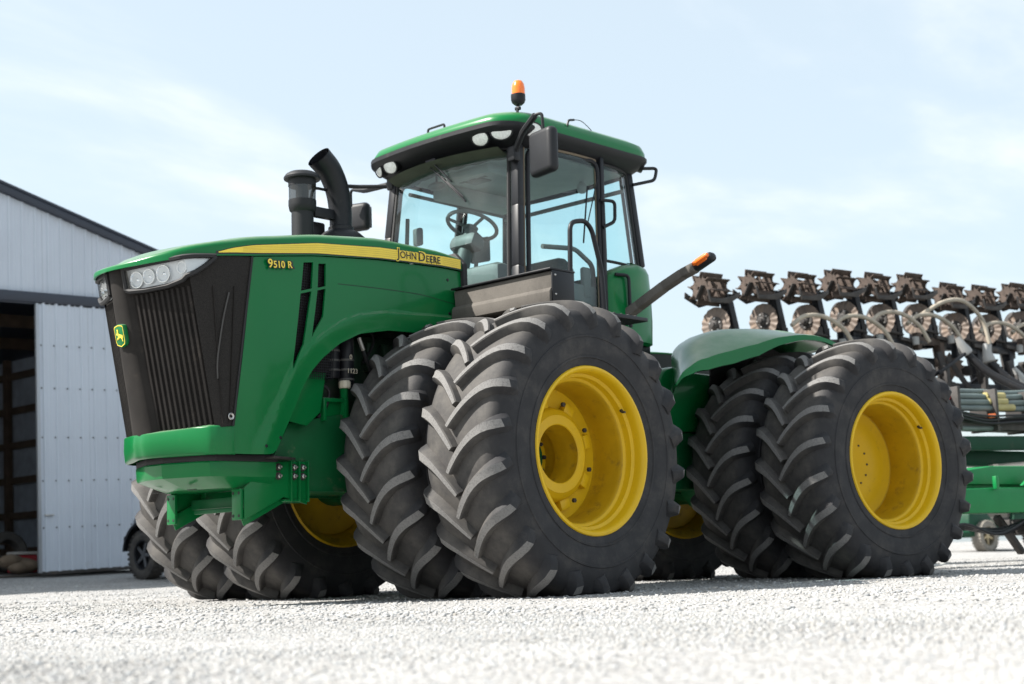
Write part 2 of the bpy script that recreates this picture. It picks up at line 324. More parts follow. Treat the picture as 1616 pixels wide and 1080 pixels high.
def make_tyre():
    b = MB(); n = 132
    full = [(-y, r) for y, r in PR[::-1]]+PR[1:]
    b.grid([[(-r*cos(2*pi*j/n), y, r*sin(2*pi*j/n)) for j in range(n)] for y, r in full], close=True)
    for ry, rr_ in ((.3495, .775), (.337, .635)):           # moulded rings on the sidewall
        for s in (-1, 1): b.grid([[(-(rr_+dr)*cos(2*pi*j/n), s*(ry+dy_), (rr_+dr)*sin(2*pi*j/n)) for j in range(n)] for dr, dy_ in ((-.012, -.004), (-.006, .005), (.006, .005), (.012, -.004))], close=True, flip=s < 0)
    NL = 22; K = 12; q0, q1 = -.022, .425
    for side in (1, -1):
        for i in range(NL):
            ph0 = 2*pi*(i+(0 if side > 0 else .5))/NL; rows = []
            a = 0; prev = q0
            for k in range(K+1):
                t = k/K; q = lerp(q0, q1, t); g_ = lerp(1.3, .42, sstep(-.05, .36, q)); a += g_*(q-prev); prev = q
                nn = math.hypot(1, g_); nq, na = -g_/nn, 1/nn
                h = .057*(1-sstep(.355, .44, q)*.86); wt = lerp(.0190, .031, sstep(0, .33, q)); wb = wt+lerp(.015, .050, t*t)
                if k == 0: wt *= .8; wb *= .85
                row = []
                for ww, hh in ((-wb, -.006), (-wt-.004, h*.86), (-wt+.004, h), (wt-.004, h), (wt+.004, h*.86), (wb, -.006)):
                    p = surf(q+nq*ww, ph0+(a+na*ww)/1.0, hh)
                    if side < 0: p.y = -p.y
                    row.append(p)
                rows.append(row)
            V = [p for r in rows for p in r]; c = 6
            F = []; Mi = []
            for k in range(K):
                for j in range(c-1):
                    f = (k*c+j, k*c+j+1, (k+1)*c+j+1, (k+1)*c+j); F.append(f if side < 0 else f[::-1]); Mi.append(1 if j == 2 and k < K-2 else 0)
            F.append(tuple(range(c))[::side]); Mi.append(0); e = K*c; F.append(tuple(range(e, e+c))[::-side]); Mi.append(0)
            o = len(b.V); b.add(V, F); b.M[-len(F):] = Mi
    V2 = []
    for x, y, z in b.V:                                      # load: flattened at the ground, bulging sidewall
        wv = sstep(-.45, -.95, z)*1.0
        if z < -.955: z = -.955-(z+.955)*-.02
        V2.append((x*(1+.015*wv), y*(1+.07*wv), z))
    b.V = V2; return b.mesh('tyre', [RUB, LUGT], 32)
TYRE = make_tyre()
FLANGE = [(.556, .300), (.572, .312), (.576, .322), (.570, .331), (.556, .333), (.543, .324), (.533, .300), (.530, .268), (.528, .250), (.517, .243), (.508, .236), (.506, .200), (.503, .190), (.487, .180), (.479, .170), (.477, .140)]
FM = [0]*len(FLANGE)
def rim_front():
    b = MB(); b.tube([(.515*cos(.62), -.235, .515*sin(.62)), (.490*cos(.62), -.262, .490*sin(.62)), (.484*cos(.62), -.290, .484*sin(.62))], [.013, .009, .008], 8, m=2); pr = FLANGE+[(.470, .10), (.466, .0), (.472, -.035), (.474, -.05), (.466, -.055), (.462, -.075)]
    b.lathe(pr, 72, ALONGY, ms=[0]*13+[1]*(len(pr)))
    b.lathe([(.466, -.075), (.33, -.085), (.325, -.07)], 72, ALONGY)
    b.lathe([(.335, -.08), (.318, -.02), (.300, -.002), (.272, .010), (.268, .014), (.206, .014), (.200, .008)], 72, ALONGY)
    b.lathe([(.200, .008), (.198, -.06), (.192, -.07), (.192, -.20), (.205, -.21), (.205, -.30), (.0, -.30)], 48, ALONGY, ms=[1, 1, 1, 1, 1, 0])
    b.lathe([(.115, -.30), (.105, -.265), (.001, -.262)], 32, ALONGY)
    for k in range(10):
        a = 2*pi*k/10; b.lathe([(.016, -.30), (.016, -.262), (.010, -.255), (.001, -.254)], 6, ALONGY @ Matrix.Translation((.155*cos(a), .155*sin(a), 0)), m=2)
    for k in range(8):                                       # wedge clamps between disc and rim
        a = 2*pi*(k+.35)/8; c_, s_ = cos(a), sin(a)
        b.box((.355*c_, .075-.02, .355*s_), (.075, .05, .10), Matrix.Rotation(-a, 4, 'Y'), .01)
        b.lathe([(.017, -.03), (.017, -.012), (.001, -.010)], 6, ALONGY @ Matrix.Translation((.362*c_, .362*-s_, 0)), m=2)
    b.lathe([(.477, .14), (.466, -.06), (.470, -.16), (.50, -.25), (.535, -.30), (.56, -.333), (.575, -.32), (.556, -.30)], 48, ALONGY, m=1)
    return b.mesh('rim', [YEL, YELD, RUSTD])
def rim_disc():
    b = MB(); b.tube([(.515*cos(.62), -.235, .515*sin(.62)), (.490*cos(.62), -.262, .490*sin(.62)), (.484*cos(.62), -.290, .484*sin(.62))], [.013, .009, .008], 8, m=2); pr = FLANGE+[(.468, .09), (.464, .07), (.460, -.04), (.463, -.10), (.468, -.112), (.468, -.128), (.455, -.134)]
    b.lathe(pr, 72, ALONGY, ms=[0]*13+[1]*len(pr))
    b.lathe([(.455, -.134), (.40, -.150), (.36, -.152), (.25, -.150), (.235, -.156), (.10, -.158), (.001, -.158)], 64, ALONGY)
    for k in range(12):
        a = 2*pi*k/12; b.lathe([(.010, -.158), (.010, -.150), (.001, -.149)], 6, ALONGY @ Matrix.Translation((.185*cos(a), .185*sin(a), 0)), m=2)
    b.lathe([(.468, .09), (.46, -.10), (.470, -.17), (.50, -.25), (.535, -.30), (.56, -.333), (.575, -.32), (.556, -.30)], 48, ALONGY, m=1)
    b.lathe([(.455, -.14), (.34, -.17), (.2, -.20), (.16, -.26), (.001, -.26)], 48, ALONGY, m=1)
    return b.mesh('rim', [YEL, YELD, RUSTD])
RIMF, RIMD = rim_front(), rim_disc()
def wheel(x, y, rim, rear, label=None):
    xf = Matrix.Translation((x, y, ZC))
    o = empty('wheel', parent=TR, xf=(REAR @ xf) if rear else xf)
    link('tyre', TYRE, o)
    r = link('rim', rim, o); r.rotation_euler = (0, 0 if y < -1 else rng.uniform(0, 6), 0 if y < 0 else pi)
    if y > 0 and abs(y) < 1: r.rotation_euler = (0, 1.0, pi)
    if label: o['label'] = label
    return o
wheel(0, -YO, RIMF, False, 'outer front wheel with deep dished yellow rim and round hub hole')
wheel(0, -YI, RIMD, False); wheel(0, YI, RIMD, False); wheel(0, YO, RIMF, False)
wheel(WB, -YO, RIMD, True, 'outer rear wheel with flat yellow disc'); wheel(WB, -YI, RIMD, True); wheel(WB, YI, RIMD, True); wheel(WB, YO, RIMD, True)
for x, rear in ((0, False), (WB, True)):
    b = MB(); b.lathe([(.001, -1.45), (.15, -1.45), (.15, -.75), (.24, -.7), (.24, .7), (.15, .75), (.15, 1.45), (.001, 1.45)], 24, Matrix.Translation((x, 0, ZC)) @ ALONGY)
    b.lathe([(.32, -.3), (.36, -.2), (.36, .2), (.32, .3)], 24, Matrix.Translation((x, 0, ZC)) @ ALONGY)
    part(b, 'axle', DGREEN, rear)

# chassis
b = MB()
for s in (-1, 1):
    b.prism([(-1.45, .95), (-1.293, 1.221), (-.79, 1.311), (.2, 1.32), (1.5, 1.30), (1.5, .80), (.5, .757), (-1.20, .754), (-1.45, .80)], 1, s*.42, s*.385, .006)
b.box((0, 0, .80), (2.4, .76, .06)); b.box((1.3, 0, 1.05), (.5, .5, .5))
part(b, 'front_frame', DGREEN)
b = MB(); 
for s in (-1, 1): b.box((3.9, s*.40, 1.05), (3.0, .04, .5), bev=.01)
b.box((3.9, 0, .85), (2.8, .76, .06)); b.box((2.3, 0, 1.05), (.6, .42, .42)); b.box((5.4, 0, .75), (.5, .5, .3)); b.box((5.8, 0, .52), (.7, .12, .06))
part(b, 'rear_frame', DGREEN, True)
b = MB(); b.lathe([(.001, -.42), (.14, -.42), (.14, .42), (.001, .42)], 20, Matrix.Translation((PIV, 0, 1.05)))
part(b, 'pivot_pin', DGREEN)
b = MB(); b.prism([(2.72, 1.3), (4.9, 1.3), (4.9, 1.70), (4.3, 1.8), (3.15, 1.86), (2.95, 1.90), (2.80, 1.86), (2.72, 1.72)], 1, -.44, .44, .05)
part(b, 'rear_tank', GREEN, True)
b = MB(); b.box((2.52, -.3, 1.55), (.2, .35, .35), bev=.02); part(b, 'valve_block', BLKM, True)
b = MB()
for k in range(5): b.tube(spline([(1.75, -.28+.06*k, 1.35+.05*k), (2.05, -.42+.07*k, 1.30), (2.35, -.30+.06*k, 1.45), (2.5, -.25+.05*k, 1.5)]), .016)
part(b, 'hinge_hoses', HOSEB)
b = MB(); b.box((-.55, 0, 1.55), (1.3, .62, .75), bev=.05); b.box((-.6, 0, 2.0), (1.2, .45, .4), bev=.05); b.box((-1.52, 0, 1.6), (.12, 1.0, 1.1), bev=.01)
for k in range(6): b.box((-.95+.16*k, -.33, 1.75), (.10, .06, .22), bev=.015)
part(b, 'engine', mat('engine_dark', (.006, .028, .012), .6, var=.3, dirt=((.06, .05, .04), .3, 7)))
for x, z0, z1, r in ((-.885, 1.56, 1.84, .052), (-.76, 1.50, 1.88, .056)):
    b = MB(); b.lathe([(.001, z0), (r*.8, z0), (r, z0+.02), (r, z1-.02), (r*.85, z1), (.001, z1)], 20, Matrix.Translation((x, -.40, 0)))
    for k in range(3): b.lathe([(r+.001, z0+.05+k*.07), (r+.003, z0+.055+k*.07), (r+.003, z0+.06+k*.07), (r+.001, z0+.065+k*.07)], 20, Matrix.Translation((x, -.40, 0)), m=1)
    part(b, 'filter', [BLKM, INT])
for txt, x, z in (('1123', -.80, 1.60), ('0', -.775, 1.70)):
    me = text_mesh(txt, .05, CREAM); o = link('filter_marking', me, TR); o['kind'] = 'stuff'; o.location = (x, -.4585, z); o.rotation_euler = (pi/2, 0, 0)
b = MB(); b.lathe([(.001, 1.49), (.038, 1.49), (.044, 1.50), (.044, 1.535), (.036, 1.545), (.001, 1.547)], 10, Matrix.Translation((-.80, -.43, 0))); part(b, 'filler_cap', CREAM, ang=20)
b = MB(); b.tube([(-.80, -.42, 1.30), (-.80, -.42, 1.50)], .03); part(b, 'filler_neck', GREEN)
b = MB(); b.tube(spline([(-1.03, -.40, 1.52), (-.94, -.42, 1.47), (-.96, -.42, 1.36), (-1.03, -.41, 1.27)]), .012); part(b, 'engine_hose', HOSEB); b = MB(); b.tube(spline([(-.62, -.36, 1.92), (-.60, -.42, 1.75), (-.52, -.40, 1.6), (-.5, -.36, 1.45)]), .015)
part(b, 'engine_hose', HOSEB); b = MB(); b.tube(spline([(-.72, -.36, 1.98), (-.55, -.40, 1.95), (-.48, -.38, 1.85), (-.55, -.34, 1.7)]), .010)
part(b, 'engine_hose', HOSEB)
b = MB(); b.tube([(-.66, -.43, 1.87), (-.62, -.43, 1.78)], .017, 8); part(b, 'hose_fitting', STEEL)
b = MB(); b.box((-.90, -.43, 1.40), (.22, .03, .03)); b.box((-1.0, -.43, 1.33), (.03, .05, .16)); b.box((-.80, -.43, 1.33), (.03, .05, .16)); b.box((-.90, -.40, 1.33), (.2, .02, .14))
part(b, 'mount_bracket', GREEN)

# hood outline and heights
HW = [(-2.46, 0), (-2.45, .10), (-2.415, .22), (-2.345, .36), (-2.26, .47), (-2.16, .540), (-2.05, .575), (-1.94, .594), (-1.82, .60), (-1.6, .60)]
ZLOW = [(-2.46, 2.205), (-2.40, 2.215), (-2.2, 2.250), (-1.97, 2.282), (-1.71, 2.312), (-1.17, 2.385), (-.585, 2.432), (.05, 2.452), (.24, 2.446)]
ZT = [(-2.46, 2.235), (-2.40, 2.262), (-2.21, 2.335), (-1.97, 2.395), (-1.71, 2.455), (-1.17, 2.545), (-.585, 2.60), (.05, 2.585), (.24, 2.553)]
def hw(x): return interp(x, [(a, b_) for a, b_ in HW])
outl = []
for i in range(len(HW)-1):
    for k in range(4): t = k/4; outl.append((lerp(HW[i][0], HW[i+1][0], t), lerp(HW[i][1], HW[i+1][1], t)))
for _ in range(2): outl = [outl[0]]+[((a[0]+2*b_[0]+c[0])/4, (a[1]+2*b_[1]+c[1])/4) for a, b_, c in zip(outl, outl[1:], outl[2:])]+[outl[-1]]
x = -1.6
while x < .235: outl.append((x, .60)); x += .0762
outl.append((.24, .60))
OUT = [(x, -y) for x, y in outl[::-1]]+[(x, y) for x, y in outl[1:]]
rows = []
for x, y in OUT:
    zl, zt = smooth_tab(x, ZLOW), smooth_tab(x, ZT); sx_ = max(x, -1.95+.25*min(1, (x+2.46)/.6)) if x < -1.7 else x
    d = Vector((sx_-x, -y, 0)); dl = d.length; d = d/dl if dl > 1e-6 else Vector((0, 0, 0)); hgt = zt-zl
    rr_ = min(.07, hgt*.55); O = Vector((x, y, 0)); r_ow = [O+Vector((0, 0, zl)) + d*.012, O+Vector((0, 0, zl))]
    for k in range(6):
        a = pi/2*k/5*.80; r_ow.append(O+d*(rr_*(1-cos(a)))+Vector((0, 0, zt-rr_+rr_*sin(a))))
    e = r_ow[-1]; crown = .045
    for k in range(1, 7): t = k/6; p = O+d*lerp((e-O).to_2d().length, dl, t); p.z = lerp(e.z, max(e.z, smooth_tab(p.x, ZT)-.012), sstep(0, .35, t))+crown*(1-(1-t)**2)*min(1, dl/.5); r_ow.append(p)
    rows.append(r_ow)
b = MB().grid(rows); hood = part(b, 'hood', GREEN, ang=50)
# rear gasket of the hood
b = MB(); b.prism([(-.62, 2.02), (-.62, 2.50), (-.52, 2.60), (.52, 2.60), (.62, 2.50), (.62, 2.02)], 0, .242, .285, .01); part(b, 'hood_seal', GASK)

# side panels with wheel arch and vent slots
ARCH = [(-1.88, .985), (-1.60, .985), (-1.555, .993), (-1.529, 1.017), (-1.432, 1.208), (-1.316, 1.451), (-1.24, 1.565), (-1.142, 1.664), (-.993, 1.774), (-.801, 1.863), (-.536, 1.91), (-.307, 1.917), (-.1, 1.93), (.24, 1.94)]
FRONT = [(-1.895, .985), (-1.868, 1.17), (-1.712, 2.308)]
def arch_dist(x, z):
    best = 9
    for (a, b_), (c, d_) in zip(ARCH[3:], ARCH[4:]):
        t = max(0, min(1, ((x-a)*(c-a)+(z-b_)*(d_-b_))/((c-a)**2+(d_-b_)**2))); best = min(best, math.hypot(x-a-(c-a)*t, z-b_-(d_-b_)*t))
    return best
def panel_y(x, z): 
    y = .572+.030*sin(pi*max(0, min(1, (z-.85)/1.75)))-.02*sstep(-1.6, -1.95, x)
    return y+.020*(1-sstep(.125, .150, arch_dist(x, z)))-.010*(1-sstep(0, .12, arch_dist(x, z)))
def side_panel(mirror):
    NU, NV = 70, 44; Gd = []
    lowL = [0]
    for (a, b_), (c, d_) in zip(ARCH, ARCH[1:]): lowL.append(lowL[-1]+math.hypot(c-a, d_-b_))
    for i in range(NU+1):
        u = i/NU; s_ = u*lowL[-1]; lx = interp(s_, list(zip(lowL, [p[0] for p in ARCH]))); lz = interp(s_, list(zip(lowL, [p[1] for p in ARCH])))
        ux = lerp(-1.712, .24, u**1.15); uz = smooth_tab(ux, ZLOW)-.005; col_ = []
        for j in range(NV+1):
            v = j/NV; x = lerp(lx, ux, v); z = lerp(lz, uz, v)
            col_.append((x, -panel_y(x, z), z))
        Gd.append(col_)
    b = MB().grid(Gd); me = b.mesh('side_panel', GREEN, 25)
    o = link('side_panel', me, TR); md = o.modifiers.new('s', 'SOLIDIFY'); md.thickness = .016; md.offset = 1
    bm = bmesh.new(); bm.from_mesh(me); bmesh.ops.recalc_face_normals(bm, faces=bm.faces); 
    f0 = max(bm.faces, key=lambda f: abs(f.normal.y))
    if f0.normal.y > 0: bmesh.ops.reverse_faces(bm, faces=bm.faces)
    bm.to_mesh(me); bm.free(); md.offset = -1
    cut = MB()
    for poly in SLOTS: cut.prism(poly, 1, -.75, -.4)
    co = link('cutter', cut.mesh('cutter', GREEN), None); bo = o.modifiers.new('b', 'BOOLEAN'); bo.operation = 'DIFFERENCE'; bo.object = co; bo.solver = 'EXACT'
    bpy.context.view_layer.update(); ev = o.evaluated_get(bpy.context.evaluated_depsgraph_get()); me2 = bpy.data.meshes.new_from_object(ev)
    o.modifiers.clear(); o.data = me2; bpy.data.objects.remove(co)
    me2.polygons.foreach_set('use_smooth', [True]*len(me2.polygons)); me2.set_sharp_from_angle(angle=rad(25))
    return o
SLOTS = [[(-1.281, 2.322), (-1.196, 2.334), (-1.217, 2.145), (-1.313, 2.118)], [(-1.317, 2.098), (-1.221, 2.125), (-1.30, 1.748), (-1.40, 1.565)],
         [(-1.150, 2.330), (-1.084, 2.338), (-1.094, 2.175), (-1.166, 2.155)], [(-1.168, 2.137), (-1.095, 2.157), (-1.125, 1.955), (-1.229, 1.803)]]
sp = side_panel(False)
o = link('side_panel', sp.data, TR); o.scale = (1, -1, 1)
# fine mesh behind the slots
b = MB(); b.box((-1.24, -.545, 1.97), (.40, .004, .80), bev=0)
for k in range(26): b.bar((-1.46+.018*k, -.550, 1.52), (-1.40+.018*k, -.550, 2.36), .004, .003, m=1, bev=0)
for k in range(44): b.box((-1.24, -.5515, 1.54+.019*k), (.44, .002, .004), bev=0, m=1)
part(b, 'vent_mesh', [GRILD, BLKM])
b = MB()
ip = [(-1.44, 1.24), (-1.30, 1.50), (-1.10, 1.72), (-1.00, 1.72), (-1.08, 1.30), (-1.20, 1.20)]
b.prism(ip, 1, -.50, -.485, .004); part(b, 'inner_fender', GREEN)
b = MB(); rows = []
for i in range(40):
    x = lerp(-.98, .235, i/39); z = 2.205+.012*sin(i/39*pi)-.03*sstep(.6, 1, i/39); rows.append([(x, -panel_y(x, z+d_)-.0012, z+d_) for d_ in (-.0028, .0028)])
b.grid(rows); part(b, 'panel_seam', mat('seam_shadow_gap', (.001, .03, .010), .6))
for x, z in ((-1.50, 1.10), (-1.62, 1.04), (.10, 2.10), (.10, 2.36)):
    b = MB(); b.lathe([(.012, 0), (.010, .004), (.001, .005)], 10, Matrix.Translation((x, -panel_y(x, z)-.0005, z)) @ ALONGY); part(b, 'panel_screw', BLKM)
# yellow stripe, lettering
STT = [(-1.985, 2.302), (-1.95, 2.318), (-1.88, 2.342), (-1.714, 2.382), (-1.173, 2.470), (-.585, 2.517), (.05, 2.533), (.226, 2.530)]
STB = [(-1.985, 2.298), (-1.88, 2.312), (-1.714, 2.330), (-1.173, 2.399), (-.585, 2.441), (.05, 2.462), (.226, 2.458)]
for nm, gp, pr_, mt_ in (('stripe_border', .009, .0015, BDEC), ('stripe', 0, .003, YSTR)):
    Gd = []
    for i in range(61):
        x = lerp(-1.985-gp*2, .226+gp*.6, i/60); zt, zb = smooth_tab(x, STT, .03)+gp*.55, smooth_tab(x, STB, .03)-gp
        yy = -(hw(x)+pr_); Gd.append([(x, yy, lerp(zb, zt, j/3)) for j in range(4)])
    b = MB().grid(Gd); st = part(b, nm, mt_)
Gd = MB()
for fz in (.2, .4, .6, .8):
    Gd.grid([[(lerp(-1.8, .22, i/40), -.6042, lerp(smooth_tab(lerp(-1.8, .22, i/40), STB, .03), smooth_tab(lerp(-1.8, .22, i/40), STT, .03), fz)+dz) for dz in (-.0011, .0011)] for i in range(41)])
part(Gd, 'stripe_line', mat('stripe_line', (.50, .36, .03), .4))
def lettering(txt, size, x, z, tilt, m, dy, bold=0, big=None, spacing=1.):
    for k, (body, sz) in enumerate(txt):
        me = text_mesh(body, sz, m, .001, bold=bold, spacing=spacing); wd = max(v.co.x for v in me.vertices)
        o = link('lettering', me, TR); o.location = (x, dy, z); o.rotation_euler = (pi/2, -tilt, 0); x += (wd+.006+bold)*cos(tilt); z += (wd+.006)*sin(tilt)
jd = [('J', .105), ('OHN ', .078), ('D', .105), ('EERE', .078)]
jd = [('J', .098), ('OHN', .072), ('D', .098), ('EERE', .072)]
def jdl(m, dy, bold, dx_=0, dz=0):
    x, z = -.425+dx_, 2.466+dz
    for body, sz in jd:
        me = text_mesh(body, sz, m, .0008, bold=bold); wd = max(v.co.x for v in me.vertices)
        o = link('lettering', me, TR); o.location = (x, dy, z); o.rotation_euler = (pi/2, -.030, 0); x += wd+.007; z += .0002
        if body == 'OHN': x += .012
jdl(YSTR, -.6048, .0075); jdl(BDEC, -.6066, .001)
for m_, dy, bo in ((BDEC, -.6085, .0065), (YSTR, -.6105, .001)):
    x = -1.60
    for body, sz in (('9', .085), ('510', .066), (' R', .066)):
        me = text_mesh(body, sz, m_, .0008, bold=bo); wd = max(v.co.x for v in me.vertices)
        o = link('model_number', me, TR); o.location = (x, dy, 2.244+.10*(x+1.6)); o.rotation_euler = (pi/2, -.10, 0); x += wd+.004

# nose: grille faces, centre panel, headlights, lower band
def scr(n, l, c, out, mixcol, mrange, noise):
    v = n.new('ShaderNodeTexVoronoi'); v.inputs['Scale'].default_value = 170; v.feature = 'DISTANCE_TO_EDGE'; l.new(c.outputs['Object'], v.inputs['Vector'])
    return mixcol(mrange(v.outputs['Distance'], .05, .3, .8, 0), out, (.030, .027, .025))
SCRN = mat('perforated_screen', (.006, .0055, .005), .65, spec=.15, var=.3, vscale=3, dirt=((.03, .026, .022), .25, 3.5), extra=scr)
def FF(s, t, side=1, out=0.):
    """front face, s 0 at the nose to 1 at the corner, t 0 bottom to 1 top"""
    a = Vector((-2.180, -.02, 1.130)).lerp(Vector((-2.400, -.02, 2.225)), t); c = Vector((-1.975, -.530, 1.150)).lerp(Vector((-2.195, -.530, 2.265)), t)
    p = a.lerp(c, s); bulge = .030*sin(pi*min(1, s))+.0*t; nrm = Vector((-.86, -.45, -.18)).normalized()
    p += nrm*(bulge*.6+out); p.y *= side; return p
def SFc(s, t, side=1, out=0.):
    a = Vector((-1.975, -.530, 1.150)).lerp(Vector((-2.195, -.530, 2.265)), t); c = Vector((-1.868, -.578, 1.165)).lerp(Vector((-1.712, -.592, 2.305)), t)
    p = a.lerp(c, s); bulge = .020*sin(pi*s); p += Vector((-.25, -1, 0)).normalized()*(bulge+out); p.y *= side; return p
for side in (1, -1):
    b = MB(); b.grid([[FF(i/10, j/8, side, -.015) for j in range(9)] for i in range(11)]); part(b, 'grille_screen', GRILD)
    b = MB(); b.grid([[SFc(i/10, j/8, side, -.004) for j in range(9)] for i in range(11)]); part(b, 'grille_side_screen', SCRN)
    ns = 11
    for k in range(ns):
        s0 = .235+.79*k/ns
        b = MB(); rows = []
        for j in range(11):
            t = .005+j/10*.82; wv = .025; p0, p1 = FF(s0-wv, t, side, -.015), FF(s0-wv*.5, t, side, -.001); p2, p3 = FF(s0+wv*.6, t, side, -.002), FF(s0+wv*1.15, t, side, -.016)
            rows.append([p0, p1, p2, p3])
        b.grid(rows); part(b, 'grille_rib', GRIL, ang=20)
    for s0 in ((.35, .72) if side > 0 else ()):
        b = MB(); b.grid([[SFc(s0+d_, .02+.80*j/6, side, o_) for j in range(7)] for d_, o_ in ((-.012, 0), (-.006, .006), (.006, .006), (.012, 0))]); part(b, 'grille_rib', GRIL)
# frame round the dark side screen
b = MB()
for j in range(10): pass
pth = [SFc(.985, t/10, 1, .002) for t in range(11)]; b.tube(pth, .009, 6); part(b, 'grille_edge', GASK)
b = MB(); b.lathe([(.010, 0), (.020, .004), (.024, .0), (.020, -.004)], 16, Matrix.Translation(SFc(.80, .055, 1, .008)) @ ALONGY); part(b, 'grille_latch', STEEL)
# details seen through the side screen (radiator support, hose)
b = MB(); b.tube(spline([SFc(.62, .78, 1, .004), SFc(.50, .62, 1, .006), SFc(.34, .40, 1, .005), SFc(.30, .28, 1, .003)]), .006, 6); part(b, 'screen_rod', mat('screen_rod', (.05, .047, .044), .6))
# centre panel
b = MB(); rows = []
for j in range(17):
    t = j/16; wv = lerp(.115, .075, t)+.02*sin(pi*t)*0; fr = [FF(.0, t)+Vector((-.030, .02, 0))]
    x0 = lerp(-2.180, -2.400, t)-.006; z0 = lerp(1.130, 2.235, t)
    rows.append([(x0+.055, -wv-.030, z0), (x0+.006, -wv, z0), (x0-.012, -wv*.55, z0), (x0-.018, 0, z0), (x0-.012, wv*.55, z0), (x0+.006, wv, z0), (x0+.055, wv+.030, z0)])
b.grid(rows, flip=True); part(b, 'centre_panel', GRIL, ang=45)
# emblem
EMX = Matrix.Translation((-2.345, .0, 1.790)) @ Matrix.Rotation(rad(-12), 4, 'Y') @ Matrix(((0, 0, -1, 0), (-1, 0, 0, 0), (0, 1, 0, 0), (0, 0, 0, 1)))
def shield(sc):
    pts = [(-.048, .070), (0, .078), (.048, .070), (.056, .060), (.056, -.040), (.048, -.062), (0, -.078), (-.048, -.062), (-.056, -.040), (-.056, .060)]
    return [(p[0]*sc, p[1]*sc) for p in pts]
em = empty('emblem', parent=TR, xf=EMX)
MB().prism(shield(1.0), 2, -.03, .010, .003).build('badge', GREEN, em)
b = MB(); o_, i_ = shield(.93), shield(.86); k = len(o_); b.add([(x, y, .0115) for x, y in o_]+[(x, y, .0115) for x, y in i_], [(j, (j+1) % k, k+(j+1) % k, k+j) for j in range(k)]); b.build('badge_border', YSTR, em)
deer = [(-.034, .012), (-.026, .022), (-.020, .034), (-.024, .044), (-.018, .040), (-.016, .050), (-.012, .038), (-.006, .046), (-.008, .033), (-.012, .024), (-.006, .014), (.008, .009), (.022, .006), (.032, -.002), (.038, .004), (.036, -.010),
        (.030, -.022), (.034, -.038), (.028, -.040), (.022, -.022), (.010, -.012), (-.006, -.012), (-.014, -.020), (-.026, -.018), (-.034, -.026), (-.030, -.012), (-.020, -.008), (-.016, .002), (-.022, .010), (-.030, .006)]
MB().prism(deer, 2, .0105, .0135).build('leaping_deer', YSTR, em)
# headlights
for side in (1, -1):
    hl = empty('headlight', parent=TR)
    poly = [(.13, .985), (.13, .915), (.15, .858), (.40, .852), (.72, .862), (.95, .895), (1.06, .95), (1.10, .985)]
    def HP(s, t, out):
        if s <= 1: return FF(s, t, side, lerp(out, max(out, .006), sstep(.85, 1, s)))
        return SFc((s-1)*3.2, t, side, max(out, .006))
    def resamp(n=10):
        G = []
        for i in range(n*2+1):
            s = lerp(.13, 1.125, i/(2*n)); tb = interp(s, [(.13, .865), (.16, .855), (.40, .845), (.72, .845), (.92, .862), (1.03, .90), (1.09, .945), (1.125, .985)]); G.append((s, tb, .992))
        return G
    G = resamp()
    b = MB(); b.grid([[HP(s, lerp(tb, tt, j/6), -.010) for j in range(7)] for s, tb, tt in G]); b.build('housing', SILV, hl)
    b = MB(); b.grid([[HP(s, lerp(tb, tt, j/6), .022) for j in range(7)] for s, tb, tt in G]); b.build('lens', CLEAR, hl)
    loop = [HP(s, tb, .020) for s, tb, tt in G]+[HP(s, tt, .020) for s, tb, tt in G[::-1]]; loop.append(loop[0])
    b = MB(); b.tube(loop, .017, 6); b.build('bezel', GASK, hl)
    for s0, t0, r0 in ((.28, .915, .050), (.46, .92, .046), (.66, .92, .052), (.92, .935, .036)):
        c = HP(s0, t0, .004); d = Vector((-.94, -.30*side, -.12)).normalized(); q = d.to_track_quat('Z', 'Y').to_matrix().to_4x4(); q.translation = c
        b = MB(); b.lathe([(.012, -.05), (r0*.55, -.04), (r0*.85, -.02), (r0, .0), (r0*1.08, 0)], 20, q); b.sphere(c+d*-.02, r0*.30, 10, 6); b.build('reflector', CHR, hl)
# lower band under the grille, wraps the nose
BL = [(-2.205, 0), (-2.19, .12), (-2.035, .46), (-1.985, .530), (-1.935, .560), (-1.89, .571), (-1.855, .573)]
ol = [(x, -y) for x, y in BL[::-1]]+BL[1:]
ol = [(p.x, p.y) for p in spline([(x, y, 0) for x, y in ol], 4)]
rows = []
for x, y in ol:
    e = sstep(.3, .58, abs(y)); r_ = [];
    for dz, ins in ((1.175, .035), (1.165, .004), (1.155, 0), (1.07, -.003), (1.0, .012), (.985, .022), (.98, .05)):
        nrm = Vector((1, -y*.9, 0)).normalized(); r_.append((x+nrm.x*ins*(1-e*.6), y+nrm.y*ins*(1-e*.3), dz-(.028*(1-min(1, abs(y)/.55)) if dz > 1.1 else 0)))
    rows.append(r_)
b = MB().grid(rows, flip=True); part(b, 'grille_frame', GREEN, ang=50)
# bumper cover under it with a dark gap
b = MB(); b.prism([(-2.09, -.10), (-2.09, .10), (-1.98, .40), (-1.92, .46), (-1.45, .50), (-1.45, -.50), (-1.92, -.46), (-1.98, -.40)], 2, .945, .99, .006); part(b, 'bumper_gap', GASK)
def ring(z, g_): 
    base = [(-2.10, -.10), (-2.10, .10), (-2.00, .37), (-1.95, .43), (-1.87, .46), (-1.46, .49), (-1.46, -.49), (-1.87, -.46), (-1.95, -.43), (-2.00, -.37)]
    return [(x+g_ if x < -1.5 else x, y*(1-g_*.8), z) for x, y in base]
R_ = [ring(.948, .02), ring(.944, .004), ring(.935, 0), ring(.86, .005), ring(.845, .012), ring(.785, .17), ring(.775, .20)]
b = MB().grid([r_+[r_[0]] for r_ in R_], flip=True); n0 = len(b.V); b.add(R_[-1], [tuple(range(10))]); b.add(R_[0], [tuple(range(9, -1, -1))])
bp_ = part(b, 'bumper', GREEN, ang=24)
